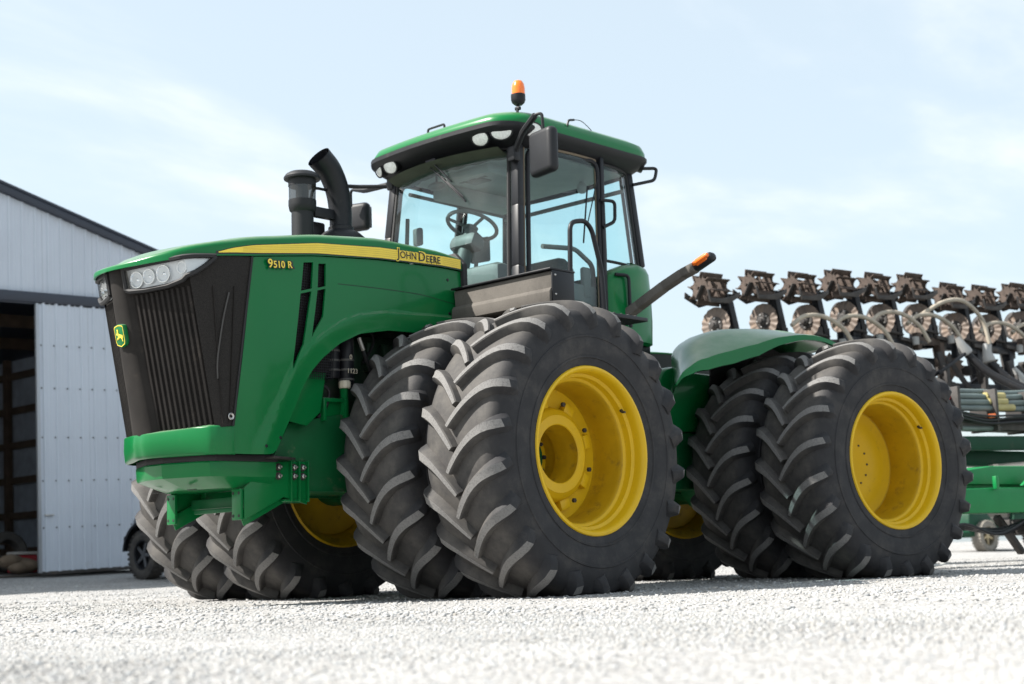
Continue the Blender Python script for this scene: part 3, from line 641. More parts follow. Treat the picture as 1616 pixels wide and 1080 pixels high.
b = MB()
for y in (-.20, .22): b.box((-1.93, y, .772), (.02, .09, .004), bev=.001)
part(b, 'bumper_slot', GASK)
# weight brackets
for s in (-1, 1):
    br = MB(); br.prism([(-1.683, .774), (-1.452, .952), (-1.155, .959), (-1.159, .663), (-1.359, .713), (-1.683, .561)], 1, s*.425, s*.44, .004)
    br.box((-1.70, s*.385, .665), (.022, .10, .205), bev=.004)
    br.bar((-1.683, s*.40, .568), (-1.36, s*.40, .72), .10, .014, up=(0, 1, 0)); br.box((-1.26, s*.40, .69), (.21, .10, .014), bev=.003)
    for x in (-1.31, -1.24, -1.165): br.box((x, s*.45, .82), (.010, .04, .28), bev=.003)
    br.box((-1.30, s*.30, .80), (.40, .06, .24), bev=.01)
    bo = part(br, 'weight_bracket', GREEN)
    for x in (-1.405, -1.275, -1.20):
        for z in (.915, .855):
            b = MB(); q = Matrix.Translation((x, s*.441, z)) @ (ALONGY if s < 0 else ALONGY @ Matrix.Rotation(pi, 4, 'X')); b.lathe([(.026, 0), (.026, .006), (.001, .006)], 16, q, m=1); b.lathe([(.017, .006), (.017, .022), (.012, .026), (.001, .026)], 6, q); b.lathe([(.009, .026), (.008, .040), (.001, .041)], 8, q)
            b.build('bolt', [STEEL, RUSTD], bo, ang=30)
    b = MB()
    for y in (-.032, .032):
        for z in (.59, .74): b.lathe([(.011, 0), (.001, .001)], 10, Matrix.Translation((-1.7125, s*.385+y, z)) @ ROTX)
    b.build('plate_hole', GASK, bo)['kind'] = 'stuff'
b = MB(); b.box((-1.52, 0, .695), (.10, .70, .07)); b.box((-1.60, 0, .64), (.03, .5, .03)); part(b, 'cross_beam', DGREEN)
b = MB(); b.prism([(-1.55, -.60), (-1.55, -.38), (-1.3, -.38), (-1.3, -.50)], 2, .965, .978, .003); part(b, 'hinge_plate', RUSTD)

# ------------------------------------------------------------------ cab
def pil(zb, zt, P0, P1, z): t = (z-zb)/(zt-zb); return Vector(P0).lerp(Vector(P1), t)
A0, A1 = Vector((.63, -.815, 2.05)), Vector((.780, -.722, 3.55)); B0, B1 = Vector((1.545, -.905, 2.05)), Vector((1.695, -.802, 3.56)); C0, C1 = Vector((2.245, -.835, 2.05)), Vector((2.175, -.715, 3.54))
def at_z(P, Q, z): t = (z-P.z)/(Q.z-P.z); return P.lerp(Q, t)
def mir(v): return Vector((v[0], -v[1], v[2]))
for s in (1, -1):
    fx = (lambda v: Vector(v)) if s > 0 else mir
    b = MB(); pa = [fx(at_z(A0, A1, z)) for z in (2.05, 2.5, 3.0, 3.56)]
    for p, q in zip(pa, pa[1:]): b.bar(p, q+(q-p).normalized()*.01, .085, .075, up=(1, 0, 0), bev=.018)
    part(b, 'front_pillar', BLKM)
    b = MB(); b.bar(fx(B0), fx(B1), .085, .05, up=(1, 0, 0), bev=.015); part(b, 'middle_pillar', BLKM)
    b = MB(); b.bar(fx(at_z(C0, C1, 2.68)), fx(C1), .075, .07, up=(1, 0, 0), bev=.018)
    for k in range(6): b.sphere(fx(at_z(C0, C1, 2.78+.09*k)+Vector((.035, -.015, 0))), .010, 8, 5)
    part(b, 'rear_pillar', BLKM)
def pane(P, Q, z0, z1, bul, out, inset=.03, n=10):
    G = []
    for i in range(n+1):
        t = lerp(inset, 1-inset, i/n); row = []
        for j in range(n+1):
            z = lerp(z0, z1, j/n); p = at_z(*P, z).lerp(at_z(*Q, z), t) + Vector(out)*bul*(1-(2*t-1)**2); row.append(p)
        G.append(row)
    return G
def framed(name, G, rim=.02, s=1, mt=GASK):
    Gm = [[(p.x, p.y*s, p.z) for p in r] for r in G]
    b = MB().grid(Gm); o = part(b, name, GLASS)
    n = len(G)-1; lp = [Gm[i][0] for i in range(n+1)]+[Gm[n][j] for j in range(1, n+1)]+[Gm[i][n] for i in range(n-1, -1, -1)]+[Gm[0][j] for j in range(n-1, -1, -1)]
    b = MB(); b.tube(arc_path(lp[:1]+lp[1:], .001, 1), rim, 6); b.build('seal', mt, o); return o
ws = [[p for p in r] for r in pane((A0, A1), (mir(A0), mir(A1)), 2.05, 3.50, .16, (-1, 0, 0), .045)]
framed('windscreen', ws, .016)
TANS = mat('tan_seal', (.16, .125, .085), .8)
for s in (1, -1):
    framed('door_glass', pane((A0, A1), (B0, B1), 2.08, 3.525, .05, (0, -1, 0), .06), .011, s, TANS if s > 0 else GASK)
    framed('side_glass', pane((B0, B1), (C0, C1), 2.66, 3.51, .035, (0, -1, 0), .08), .013, s)
framed('rear_window', pane((C0, C1), (mir(C0), mir(C1)), 2.60, 3.50, .06, (1, 0, 0), .06), .016)
for s in (1, -1):       # door frame
    b = MB(); pts = [at_z(A0, A1, 2.1).lerp(at_z(B0, B1, 2.1), .10), at_z(A0, A1, 3.51).lerp(at_z(B0, B1, 3.51), .10), at_z(A0, A1, 3.51).lerp(at_z(B0, B1, 3.51), .955), at_z(A0, A1, 2.1).lerp(at_z(B0, B1, 2.1), .955)]
    b.tube([(p.x, (p.y-.02)*s, p.z) for p in arc_path(pts, .10)], .020, 8); part(b, 'door_frame', BLKM)
# lower green corner panel
b = MB(); G = []
prof = [(1.60, -.90), (1.66, -.935), (1.80, -.955), (2.00, -.945), (2.17, -.905), (2.26, -.83), (2.30, -.70), (2.31, -.3), (2.31, 0)]
prof = [(p.x, p.y) for p in spline([(x, y, 0) for x, y in prof], 4)]
for x, y in prof:
    zt = interp(x, [(1.58, 2.50), (1.70, 2.585), (1.85, 2.64), (2.05, 2.68), (2.31, 2.68)]); r_ = []
    for z, i_ in ((1.98, .03), (2.0, 0), (2.2, -.006), (2.4, -.004), (zt-.08, .004), (zt-.03, .020), (zt, .06), (zt+.005, .10)):
        r_.append((x-(i_ if x > 2.0 else 0), y+i_, z))
    G.append(r_)
b.grid(G); part(b, 'cab_corner_panel', GREEN, ang=50)
b = MB().grid([[(x, -y, z) for x, y, z in r] for r in G], flip=True); part(b, 'cab_corner_panel', GREEN, ang=50)
b = MB(); b.box((1.42, 0, 1.97), (1.62, 1.70, .12), bev=.02); b.box((1.0, 0, 1.72), (1.3, .9, .4), bev=.04); part(b, 'cab_floor', BLKM)
b = MB(); b.box((2.27, 0, 2.33), (.03, 1.5, .6), bev=.01); part(b, 'cab_rear_wall', INT)
# roof
def rring(x0, x1, yw, z, rc, bow=0., n=6, dzf=0.):
    pts = []
    for cx_, cy_, a0 in ((x1-rc, yw-rc, 0), (x0+rc, yw-rc, pi/2), (x0+rc, -yw+rc, pi), (x1-rc, -yw+rc, 3*pi/2)):
        for k in range(n+1):
            a = a0+pi/2*k/n; pts.append([cx_+rc*cos(a), cy_+rc*sin(a), z])
        # straight edge subdivisions
    out = []
    for i, p in enumerate(pts):
        q = pts[(i+1) % len(pts)]; out.append(p)
        if math.hypot(p[0]-q[0], p[1]-q[1]) > .3:
            for k in range(1, 8): out.append([lerp(p[0], q[0], k/8), lerp(p[1], q[1], k/8), z])
    for p in out:
        fr = sstep(.9, .4, p[0]); p[0] -= bow*fr*(1-(p[1]/yw)**2); p[2] += dzf*fr
    return [tuple(p) for p in out]
RB = [rring(.74, 2.20, .74, 3.50, .10, .12, dzf=-.02), rring(.72, 2.25, .80, 3.525, .12, .12, dzf=-.02), rring(.62, 2.33, .87, 3.585, .16, .10, dzf=-.02), rring(.545, 2.375, .895, 3.612, .22, .10), rring(.53, 2.39, .902, 3.628, .24, .10), rring(.53, 2.39, .902, 3.638, .24, .10, dzf=.03), rring(.55, 2.38, .890, 3.642, .24, .10, dzf=.03)]
b = MB().grid([r+[r[0]] for r in RB]); part(b, 'roof_skirt', BLK, ang=30)
RG = [rring(.555, 2.375, .892, 3.641, .24, .10, dzf=.03), rring(.555, 2.375, .893, 3.68, .24, .10, dzf=.015), rring(.575, 2.36, .875, 3.738, .25, .10), rring(.64, 2.31, .82, 3.775, .26, .10), rring(.80, 2.2, .66, 3.80, .26, .06), rring(1.1, 1.9, .36, 3.812, .3, 0)]
b = MB().grid([r+[r[0]] for r in RG]); b.add(RG[-1], [tuple(range(len(RG[-1])))]); roof = part(b, 'roof', GREEN, ang=40)
b = MB(); b.box((1.45, 0, 3.515), (1.42, 1.40, .03), bev=.01); b.box((1.1, 0, 3.465), (.35, .5, .09), bev=.03); b.box((1.60, .56, 3.45), (.9, .22, .12), bev=.03); part(b, 'headliner', LINER)
b = MB(); b.box((1.06, 0, 3.417), (.13, .2, .012)); 
for k in range(3): b.box((1.0, -.12+.12*k, 3.425), (.05, .08, .012), bev=.004)
part(b, 'roof_console', INT)
# roof lamps
for p, d, sc in (((.550, -.54, 3.570), (-.8, -.05, -.45), .95), ((.590, -.735, 3.590), (-.8, -.40, -.35), 1.0), ((.80, -.880, 3.612), (-.35, -.85, -.35), .9), ((.550, .54, 3.570), (-.8, .05, -.45), .95), ((.590, .735, 3.590), (-.8, .40, -.35), 1.0), ((2.30, -.80, 3.60), (.7, -.6, -.3), .9), ((2.30, .80, 3.60), (.7, .6, -.3), .9)):
    q = Vector(d).normalized().to_track_quat('Z', 'Y').to_matrix().to_4x4(); q.translation = p; q = q @ Matrix.Diagonal((1.22*sc, .88*sc, sc, 1))
    b = MB(); b.lathe([(.075, -.09), (.082, -.01), (.080, .006), (.070, .008)], 24, q); o = part(b, 'roof_lamp', BLK)
    b = MB(); b.lathe([(.070, .002), (.05, .010), (.001, .014)], 24, q); b.build('lamp_lens', LENSW, o)
# beacon
b = MB(); b.tube(arc_path([(.69, -.80, 3.56), (.705, -.80, 3.70), (.725, -.80, 3.82)], .04), .012, 8); b.box((.722, -.80, 3.79), (.03, .05, .03)); b.lathe([(.001, 3.82), (.03, 3.82), (.05, 3.838), (.058, 3.86), (.058, 3.905), (.001, 3.905)], 24, Matrix.Translation((.73, -.80, 0))); bc = part(b, 'beacon', BLKM)
b = MB(); b.lathe([(.053, 3.905), (.053, 3.96), (.047, 3.995), (.032, 4.018), (.001, 4.026)], 24, Matrix.Translation((.735, -.80, 0))); b.build('beacon_dome', mat('amber_plastic', (.85, .17, .008), .22, coat=.5), bc)
# mirrors
for s in (1, -1):
    b = MB(); 
    if s > 0: pth = arc_path([(.70, -.76, 3.42), (.66, -.90, 3.56), (.60, -1.10, 3.645), (.615, -1.15, 3.645), (.625, -1.15, 3.50)], .04)
    else: pth = arc_path([(.76, .75, 3.50), (.80, 1.15, 3.53), (.86, 1.43, 3.60), (.88, 1.45, 3.45)], .05)
    k = len(pth); b.tube(pth, [.026 if i < k*.45 else .013 for i in range(k)], 8); b.box(tuple(pth[0]), (.08, .08, .12), bev=.015)
    o = part(b, 'mirror_arm', BLK)
    c = Vector((.62, -1.15, 3.335)) if s > 0 else Vector((.98, 1.47, 3.37)); hh = .36 if s > 0 else .26
    b = MB(); b.box(c, (.10, .30 if s > 0 else .24, hh), Matrix.Rotation(rad(-12 if s > 0 else 18), 4, 'Z'), .048, seg=4); mo = part(b, 'mirror', BLK, ang=60)
    b = MB(); b.box(c+Vector((.052, -.004 if s > 0 else .004, 0)), (.004, .20, hh-.06), Matrix.Rotation(rad(-12 if s > 0 else 18), 4, 'Z'), .002); b.build('mirror_glass', CHR, mo)
b = MB(); b.tube(arc_path([(.78, .76, 3.48), (.55, 1.0, 3.49), (.36, 1.05, 3.48)], .05), .018); part(b, 'mirror_brace', BLK)
# antennas, wipers, handles
b = MB(); b.tube(arc_path([(1.22, -.87, 3.70), (1.24, -.88, 3.78), (1.32, -.87, 3.80)], .02), .010, 6); b.tube(spline([(1.30, -.87, 3.80), (1.5, -.80, 3.84), (1.72, -.72, 3.82), (1.80, -.68, 3.80)]), .0035, 5); part(b, 'antenna', BLKM)
b = MB(); b.tube(arc_path([(.66, .18, 3.79), (.66, .18, 3.835), (.66, -.02, 3.835), (.66, -.02, 3.79)], .02), .010, 6); part(b, 'roof_handle', BLKM)
b = MB(); b.bar((.545, .02, 3.50), (.59, -.16, 3.30), .022, .010); b.bar((.56, .06, 3.46), (.585, -.10, 3.32), .012, .008); b.bar((.583, .02, 3.42), (.575, -.33, 3.10), .018, .012); b.bar((.590, .0, 3.40), (.580, -.30, 3.14), .008, .02); b.box((.60, .05, 3.50), (.10, .12, .06)); part(b, 'wiper', BLKM)
b = MB(); b.bar((1.30, -.935, 2.75), (1.42, -.90, 3.25), .014, .010); b.bar((1.36, -.93, 2.9), (1.60, -.86, 3.35), .010, .008); part(b, 'side_wiper', BLKM)
for pts in ([(1.60, -.88, 3.167), (1.73, -.93, 3.165), (1.72, -.93, 2.99), (1.60, -.90, 2.93)], [(1.68, -.94, 2.537), (1.80, -.985, 2.535), (1.80, -.985, 2.32), (1.80, -.985, 2.10)], [(2.20, -.78, 3.56), (2.42, -.86, 3.585), (2.38, -.86, 3.47), (2.17, -.78, 3.41)]):
    b = MB(); b.tube(arc_path(pts, .04), .015, 8); part(b, 'grab_handle', BLKM)
# platform box, platform, handrail
b = MB(); b.prism([(.13, 2.265), (.15, 2.275), (.36, 2.275), (.36, 2.04), (.10, 2.04), (.10, 2.12), (.118, 2.145), (.14, 2.15)], 1, -1.62, -.62, .004); tb = part(b, 'storage_box', DUSTB)
b = MB(); b.box((.24, -1.12, 2.283), (.27, 1.02, .014), bev=.004); b.box((.24, -1.625, 2.16), (.235, .012, .225), bev=.003); b.build('lid', BLKM, tb)
b = MB(); 
for z in (2.24, 2.10): b.lathe([(.009, 0), (.006, .006), (.001, .007)], 8, Matrix.Translation((.155, -1.631, z)) @ ALONGY)
b.build('rivet', STEEL, tb)
b = MB(); b.box((.80, -1.24, 2.02), (.86, .74, .03), bev=.006); 
for k in range(9): b.box((.42+.085*k, -1.24, 2.037), (.012, .72, .012), bev=.002)
part(b, 'platform', BLKM)
b = MB()
for k in range(4): b.box((.98, -1.66-.03*k, 1.75-.30*k), (.5, .22, .025), bev=.005)
for x in (.72, 1.24): b.bar((x, -1.60, 2.0), (x, -1.40, .82), .03, .12)
b = MB(); b.tube(arc_path([(.46, -1.5, 2.03), (.475, -1.5, 2.40), (.49, -1.5, 2.70), (.66, -1.5, 2.735), (.735, -1.5, 2.68), (.83, -1.5, 2.38), (.85, -1.5, 2.03)], .07), .0185, 10); part(b, 'handrail', BLKM)
# indicator arm
b = MB(); pth = [Vector((1.80, -.86, 2.17)), Vector((1.83, -1.05, 2.27)), Vector((1.865, -1.30, 2.40)), Vector((1.88, -1.48, 2.475)), Vector((1.885, -1.60, 2.510))]
for p, q in zip(pth, pth[1:]): b.bar(p, q+(q-p).normalized()*.008,   .075, .095, up=(1, 0, 0), bev=.012)
ia = part(b, 'lamp_arm', DUSTB)
R3 = Vector((0, -.93, .36)).to_track_quat('Z', 'X').to_matrix()
b = MB(); b.box((1.895, -1.68, 2.545), (.075, .095, .22), R3, .03, seg=3); b.build('lamp_housing', BLK, ia)
b = MB(); b.box((1.857, -1.687, 2.557), (.035, .068, .165), R3, .014, seg=3); b.box((1.857, -1.687, 2.557), (.06, .035, .12), R3, .014, seg=3); b.build('amber_lamp', ORNG, ia)
# interior
b = MB(); q = Matrix.Translation((1.00, .03, 3.03)) @ Matrix.Rotation(rad(24), 4, 'Y')
nn = 28; b.tube([q @ Vector((.215*cos(2*pi*k/nn), .215*sin(2*pi*k/nn), 0)) for k in range(nn+1)], .017, 8, cap=False)
for a in (.3, 2.4, 4.4): b.tube([q @ Vector((0, 0, -.03)), q @ Vector((.205*cos(a), .205*sin(a), 0))], .014, 6)
b.lathe([(.001, -.06), (.055, -.05), (.06, -.02), (.001, -.005)], 16, q); part(b, 'steering_wheel', INT)
b = MB(); b.tube([q @ Vector((0, 0, -.03)), (.85, .03, 2.62), (.80, .03, 2.05)], [.05, .07, .09], 12); b.box((.93, .03, 2.86), (.16, .30, .14), (0, rad(24), 0), .05); part(b, 'steering_column', INT)
b = MB(); b.box((1.55, 0, 2.36), (.52, .52, .16), bev=.06, seg=3); b.box((1.83, 0, 2.60), (.16, .50, .46), (0, rad(14), 0), .07, seg=3); b.box((1.6, 0, 2.15), (.36, .36, .3), bev=.04)
for s in (-1, 1): b.box((1.62, s*.33, 2.50), (.42, .10, .08), bev=.03)
part(b, 'seat', SEATM)
b = MB(); b.box((1.5, .60, 2.38), (.7, .25, .30), bev=.06); b.tube([(1.30, .36, 2.4), (1.31, .30, 2.80)], .018); b.box((1.32, .26, 2.90), (.04, .20, .22), (0, 0, .2), .02); part(b, 'console', INT)
b = MB(); b.tube(arc_path([(1.60, -.78, 2.35), (1.56, -.80, 2.62), (1.30, -.84, 2.72), (.95, -.80, 2.70)], .06), .02); b.box((1.42, -.84, 2.45), (.10, .05, .26), bev=.03); b.box((1.20, -.84, 2.28), (.7, .03, .3), bev=.02); part(b, 'door_armrest', INT)
b = MB(); b.tube(arc_path([(2.12, -.70, 3.36), (2.12, .70, 3.36)], .05), .020); b.tube([(.92, .71, 3.42), (2.10, .71, 3.40)], .018); part(b, 'cab_rail', INT)
b = MB(); b.grid([[(.62+.30*i/8-.12*(1-(2*j/12-1)**2), lerp(-.66, .66, j/12), 3.49-.05*sin(pi*i/8)-.015*(j % 2)*(i > 4)) for j in range(13)] for i in range(9)]); part(b, 'sun_visor', mat('visor_fabric', (.045, .055, .035), .9, var=.2))
b = MB(); b.tube([(1.62, .55, 2.5), (1.60, .52, 2.72)], .022); b.sphere((1.60, .52, 2.75), .04, 12, 8); b.box((1.35, .55, 2.56), (.3, .16, .04), bev=.015); part(b, 'control_lever', SEATM)
b = MB(); b.box((.98, .70, 2.70), (.06, .12, .26), bev=.02); b.box((1.0, .70, 3.05), (.05, .10, .16), bev=.02); b.tube([(.86, .74, 2.3), (.90, .72, 3.2)], .018); part(b, 'pillar_monitor', INT)
b = MB(); b.sphere((.86, .30, 3.40), .06, 12, 8, (1, 1.6, .6)); b.tube([(.86, .30, 3.40), (.86, .30, 3.5)], .01); part(b, 'cab_mirror', INT)
b = MB(); b.sphere((2.0, -.35, 3.44), .05, 10, 6); b.tube([(2.0, -.35, 3.44), (2.0, -.35, 3.5)], .02); part(b, 'dome_light', LINER)
b = MB(); b.box((2.05, .25, 2.62), (.22, .7, .36), bev=.04); b.box((.78, .03, 2.35), (.22, 1.2, .5), bev=.08); part(b, 'dash_panel', INT)
# exhaust and air intake
b = MB(); pth = spline([(-.245, .25, 2.55), (-.245, .25, 2.85), (-.25, .25, 3.02), (-.28, .25, 3.18), (-.355, .25, 3.32), (-.46, .25, 3.41)], 6); b.tube(pth, [.088+.010*max(0, i-8)/16 for i in range(len(pth))], 24, cap=False); b.tube(pth, .078, 24, cap=False); e0 = pth[-1]
part(b, 'exhaust_stack', BLKM)
b = MB(); b.sphere((-.24, .25, 2.72), .20, 24, 12, (1.1, 1, .72)); b.lathe([(.10, 2.80), (.10, 2.87), (.085, 2.88)], 24, Matrix.Translation((-.245, .25, 0))); part(b, 'exhaust_base', BLK)
b = MB(); T_ = Matrix.Translation((-.625, .25, 0)); b.lathe([(.085, 2.5), (.085, 2.935), (.10, 2.95), (.107, 2.99), (.107, 3.03)], 28, T_); b.lathe([(.107, 3.14), (.107, 3.19), (.14, 3.195), (.142, 3.21), (.125, 3.235), (.10, 3.25), (.001, 3.258)], 28, T_); ai = part(b, 'air_intake', BLK)
b = MB(); b.lathe([(.104, 3.03), (.104, 3.14)], 28, T_); b.build('intake_bowl', glass('smoked_bowl', (.35, .37, .38), .05, 1.6), ai); b = MB(); b.lathe([(.05, 3.02), (.05, 3.15)], 16, T_); b.build('intake_core', BLKM, ai)
b = MB(); b.bar((-.52, .25, 2.96), (-.31, .25, 2.96), .05, .08); b.tube(arc_path([(-.54, .27, 3.02), (-.50, .27, 3.16), (-.33, .27, 3.16)], .05), .012); part(b, 'stack_bracket', BLKM)
b = MB(); b.box((-.42, .40, 2.76), (.16, .16, .3), bev=.02); part(b, 'filter_housing', BLKM)
# rear fenders
FP = [(-1.72, .70), (-1.61, .86), (-1.41, 1.02), (-1.09, 1.135), (-.75, 1.20), (-.42, 1.225), (0, 1.225), (.25, 1.17), (.5, 1.08)]
FPs = spline([(x, 0, z) for x, z in FP], 5)
for s in (-1, 1):
    b = MB(); G = []
    for i, p in enumerate(FPs):
        t = i/(len(FPs)-1); yo = 1.28-.03*(1-sstep(0, .2, t)); inn = .47; dn = interp(p.x, [(-1.72, .0), (-1.55, .12), (-1.35, .20), (-1.05, .23), (-.75, .20), (-.5, .12), (-.2, .06), (.5, .03)]); r_ = []
        for y, dz in ((inn, -.0), (.60, .025), (.80, .035), (.95, .015), (1.05, -.01-dn*.15), (1.15, -.02-dn*.36), (yo-.03, -.03-dn*.58), (yo-.012, -.035-dn*.62), (yo, -.06-dn), (yo-.02, -.065-dn)):
            r_.append((WB+p.x+(1.28-y)*.85*(1-sstep(0, .55, t)), s*y, ZC+p.z+dz))
        G.append(r_)
    b.grid(G, flip=s > 0); fe = b.mesh('fender', GREEN, 24)
    o = link('rear_fender', fe, TR, REAR); sm = o.modifiers.new('s', 'SOLIDIFY'); sm.thickness = .014; sm.offset = -1
    b = MB(); b.prism([(WB+p.x*.98, ZC+p.z-.01) for p in FPs if p.x > -.62]+[(WB+.5, 1.25), (WB-.62, 1.25)], 1, s*.475, s*.49); part(b, 'fender_liner', GASK, True)

# ------------------------------------------------------------------ tillage implement behind
IMP = empty('strip_till_implement', (0, 0, 0), size=1); IMP.matrix_world = REAR
tag(IMP, 'green strip till implement with folded rusty row units behind the tractor', 'farm implement')
def ipart(b, name, mats, parent=None, ang=38): return b.build(name, mats, parent or IMP, None, ang)
ITAN = mat('implement_green', (.004, .17, .045), .45, spec=.3, var=.06, dirt=((.2, .17, .12), .12, 5))
IDG = mat('implement_shaded_green', (.003, .045, .022), .55, spec=.25, var=.1, dirt=((.12, .1, .07), .2, 5))  # implement green darkened: shade on the upper beams is put into the colour
b = MB(); b.prism([(6.6, .55), (14, .57), (14, .82), (7.5, .82), (6.75, .80)], 1, -.42, -.10, .012); b.prism([(6.9, .86), (14, .84), (14, 1.12), (7.6, 1.06), (7.05, 1.0)], 1, -.30, .15, .02); b.bar((5.95, 0, .55), (7.2, -.1, .75), .14, .16); b.box((10.4, -.22, .84), (6.6, .04, .12), bev=.004); ipart(b, 'tongue', ITAN)
b = MB(); b.box((7.45, -.45, .87), (.05, .05, .14)); b.box((8.3, -.43, .84), (.5, .05, .03)); b.prism([(7.9, .84), (8.15, .84), (8.15, 1.0)], 1, -.46, -.42, .004); ipart(b, 'gusset', ITAN)
b = MB(); b.prism([(8.0, 1.30), (14, 1.42), (14, 1.60), (8.0, 1.46)], 1, .5, .65, .01); ipart(b, 'upper_beam', IDG)
b = MB(); b.prism([(8.3, 1.15), (14, 1.1), (14, 1.34), (8.3, 1.33)], 1, .75, .95, .01); ipart(b, 'upper_beam', IDG)
b = MB(); b.box((11.5, .6, 1.15), (5, .9, .02), bev=0)
for k in range(70): b.bar((9.0+.07*k, -.1, 1.17), (9.5+.07*k, .5, 1.17), .008, .012, m=0, bev=0)
ipart(b, 'walkway', STEEL)
for k, (y, x0, x1, z, dz, r, mt_) in enumerate(((.55, 8.05, 13.5, 1.93, .10, .035, HOSEG), (.52, 8.15, 13.5, 1.86, .09, .038, HOSEG), (.50, 8.2, 13.5, 1.79, .09, .036, HOSEG), (.62, 8.3, 13.5, 2.0, .10, .036, HOSEG), (.5, 8.0, 13.5, 1.55, .05, .035, HOSEG))):
    b = MB(); b.tube(spline([(x0, y, z), (x0+.5, y-.01, z+.012), (x0+1.5, y+.01, z+.05), (x1, y, z+dz*4)]), r, 10); ipart(b, 'liquid_hose', mt_)
b = MB(); b.tube(spline([(7.55, .62, 2.02), (7.9, .54, 1.92), (8.20, .55, 1.925)]), .036, 10); ipart(b, 'red_hose', HOSER)
for x, y, z in ((8.75, .51, 1.885), (8.85, .49, 1.815), (8.75, .54, 1.955)): b = MB(); b.tube([(x, y, z), (x+.35, y-.005, z+.01)], .045, 10); ipart(b, 'hose_sleeve', HOSEY)
b = MB(); b.tube([(8.62, .42, 1.700), (8.74, .42, 1.712)], .028, 6); ipart(b, 'orange_coupler', ORNG)
for k in range(9):
    b = MB(); z = 1.62+.02*(k % 4); y = .46-.03*(k//3); b.tube(spline([(7.3, y+.1, z+.25-.03*k), (7.9, y, z+.06), (8.6, y, z+.02*sin(k*2)), (9.6, y, z+.05+.02*cos(k)), (13.5, y, z+.2)]), .014, 6); ipart(b, 'cable', HOSEB)
b = MB(); b.box((10.7, .62, 1.60), (5.4, .30, .10), bev=.01)
for k in range(6): b.box((8.1+.7*k, .60, 1.78), (.05, .38, .50), bev=.008)
ipart(b, 'hose_tray', RUSTD)
# low slung hoses under the tongue
for k in range(9):
    b = MB(); o_ = .03*k; b.tube(spline([(5.6+.05*k, -.35+.04*k, .62), (6.3, -.45+.05*k, .36-.025*(k % 4)), (6.9, -.42+.05*k, .44-.02*(k % 3)), (7.5+.1*k, -.40+.06*k, .33+.03*(k % 3)), (8.2+.1*k, -.36+.06*k, .52)]), .016, 6); ipart(b, 'low_hose', HOSEB)
b = MB(); b.tube(spline([(6.35, -.52, .42), (6.42, -.56, .18), (6.30, -.60, .055), (6.05, -.60, .045), (5.92, -.58, .13)]), .011, 8); ipart(b, 'drain_hose', mat('clear_hose', (.5, .5, .47), .35))
b = MB(); b.box((8.9, -.1, .40), (1.2, .5, .18), bev=.03); b.bar((7.9, -.1, .52), (8.3, -.1, .12), .08, .06); ipart(b, 'under_frame', RUSTD)

# row units on the folded wing: one built, the rest copied
def basket():
    b = MB(); n = 8; R0, R1 = .135, .205
    for x in (-.16, .16):
        poly = []
        for k in range(n):
            a = 2*pi*k/n; poly += [(R1*cos(a), R1*sin(a)), (R0*cos(a+.30), R0*sin(a+.30)), (R0*cos(a+.55), R0*sin(a+.55))]
        b.prism(poly, 0, x-.006, x+.006)
    for k in range(n):
        a = 2*pi*k/n; b.box((0, .168*cos(a), .168*sin(a)), (.38, .012, .075), Matrix.Rotation(a-pi/2+.25, 4, 'X'), .002)
    b.tube([(-.22, 0, 0), (.22, 0, 0)], .02, 8)
    b.box((0, 0, 0), (.02, .2, .2), Matrix.Rotation(.4, 4, 'X'), .002); return b.mesh('crumbler_basket', RUST, 25)
def coulter():
    b = MB(); n = 64; G = []
    for r in (.045, .11, .16, .20, .222):
        G.append([(.009*sin(16*2*pi*j/n)*(max(0, r-.09)/.13), r*cos(2*pi*j/n), r*sin(2*pi*j/n)) for j in range(n)])
    b.grid(G, close=True)
    q = Matrix.Rotation(-pi/2, 4, 'Y'); b.lathe([(.105, .004), (.105, .014), (.06, .016), (.05, .05), (.03, .055), (.03, .075), (.001, .078)], 20, q, m=1)
    for k in range(5): b.lathe([(.013, .014), (.013, .026), (.001, .027)], 6, q @ Matrix.Translation((.082*cos(k*2*pi/5), .082*sin(k*2*pi/5), 0)), m=2)
    return b.mesh('coulter', [DISC, RUSTD, STEEL], 60)
def arm():
    b = MB()
    b.bar((.235, -.07, -.06), (.375, -.07, -.64), .05, .09); b.bar((.27, .07, -.05), (.42, .07, -.62), .05, .085)
    b.box((.29, 0, -.20), (.05, .11, .10)); b.box((.385, .0, -.60), (.10, .16, .16)); b.box((.26, 0, -.06), (.10, .15, .03)); return b.mesh('lift_arm', BLKM)
def fork():
    b = MB(); b.bar((-.20, -.09, .02), (-.20, .02, -.14), .012, .07, up=(1, 0, 0)); b.prism([(-.23, -.05), (-.20, -.16), (.0, -.15), (.22, -.09), (.30, -.045), (.30, -.10), (.12, -.20), (-.21, -.21), (-.245, -.06)], 1, -.225, -.20, .003)
    b.prism([(-.23, -.02), (.0, -.13), (.26, -.05), (.28, -.12), (.0, -.20), (-.24, -.10)], 1, .20, .215, .003); b.box((.27, 0, -.09), (.04, .42, .06)); return b.mesh('fork', RUSTD)
def blade():
    b = MB(); n = 40; G = []
    for r in (.02, .12, .21): G.append([(.06*(r/.21)**2, r*cos(2*pi*j/n), r*sin(2*pi*j/n)) for j in range(n)])
    b.grid(G, close=True); b.box((.10, .02, -.06), (.18, .05, .08), bev=.01, m=1); b.tube([(-.05, 0, 0), (.25, 0, 0)], .022, 8, m=1); b.box((.13, .0, .02), (.03, .08, .12), bev=.01, m=2); return b.mesh('closing_disc', [RUSTD, BLKM, STEEL])
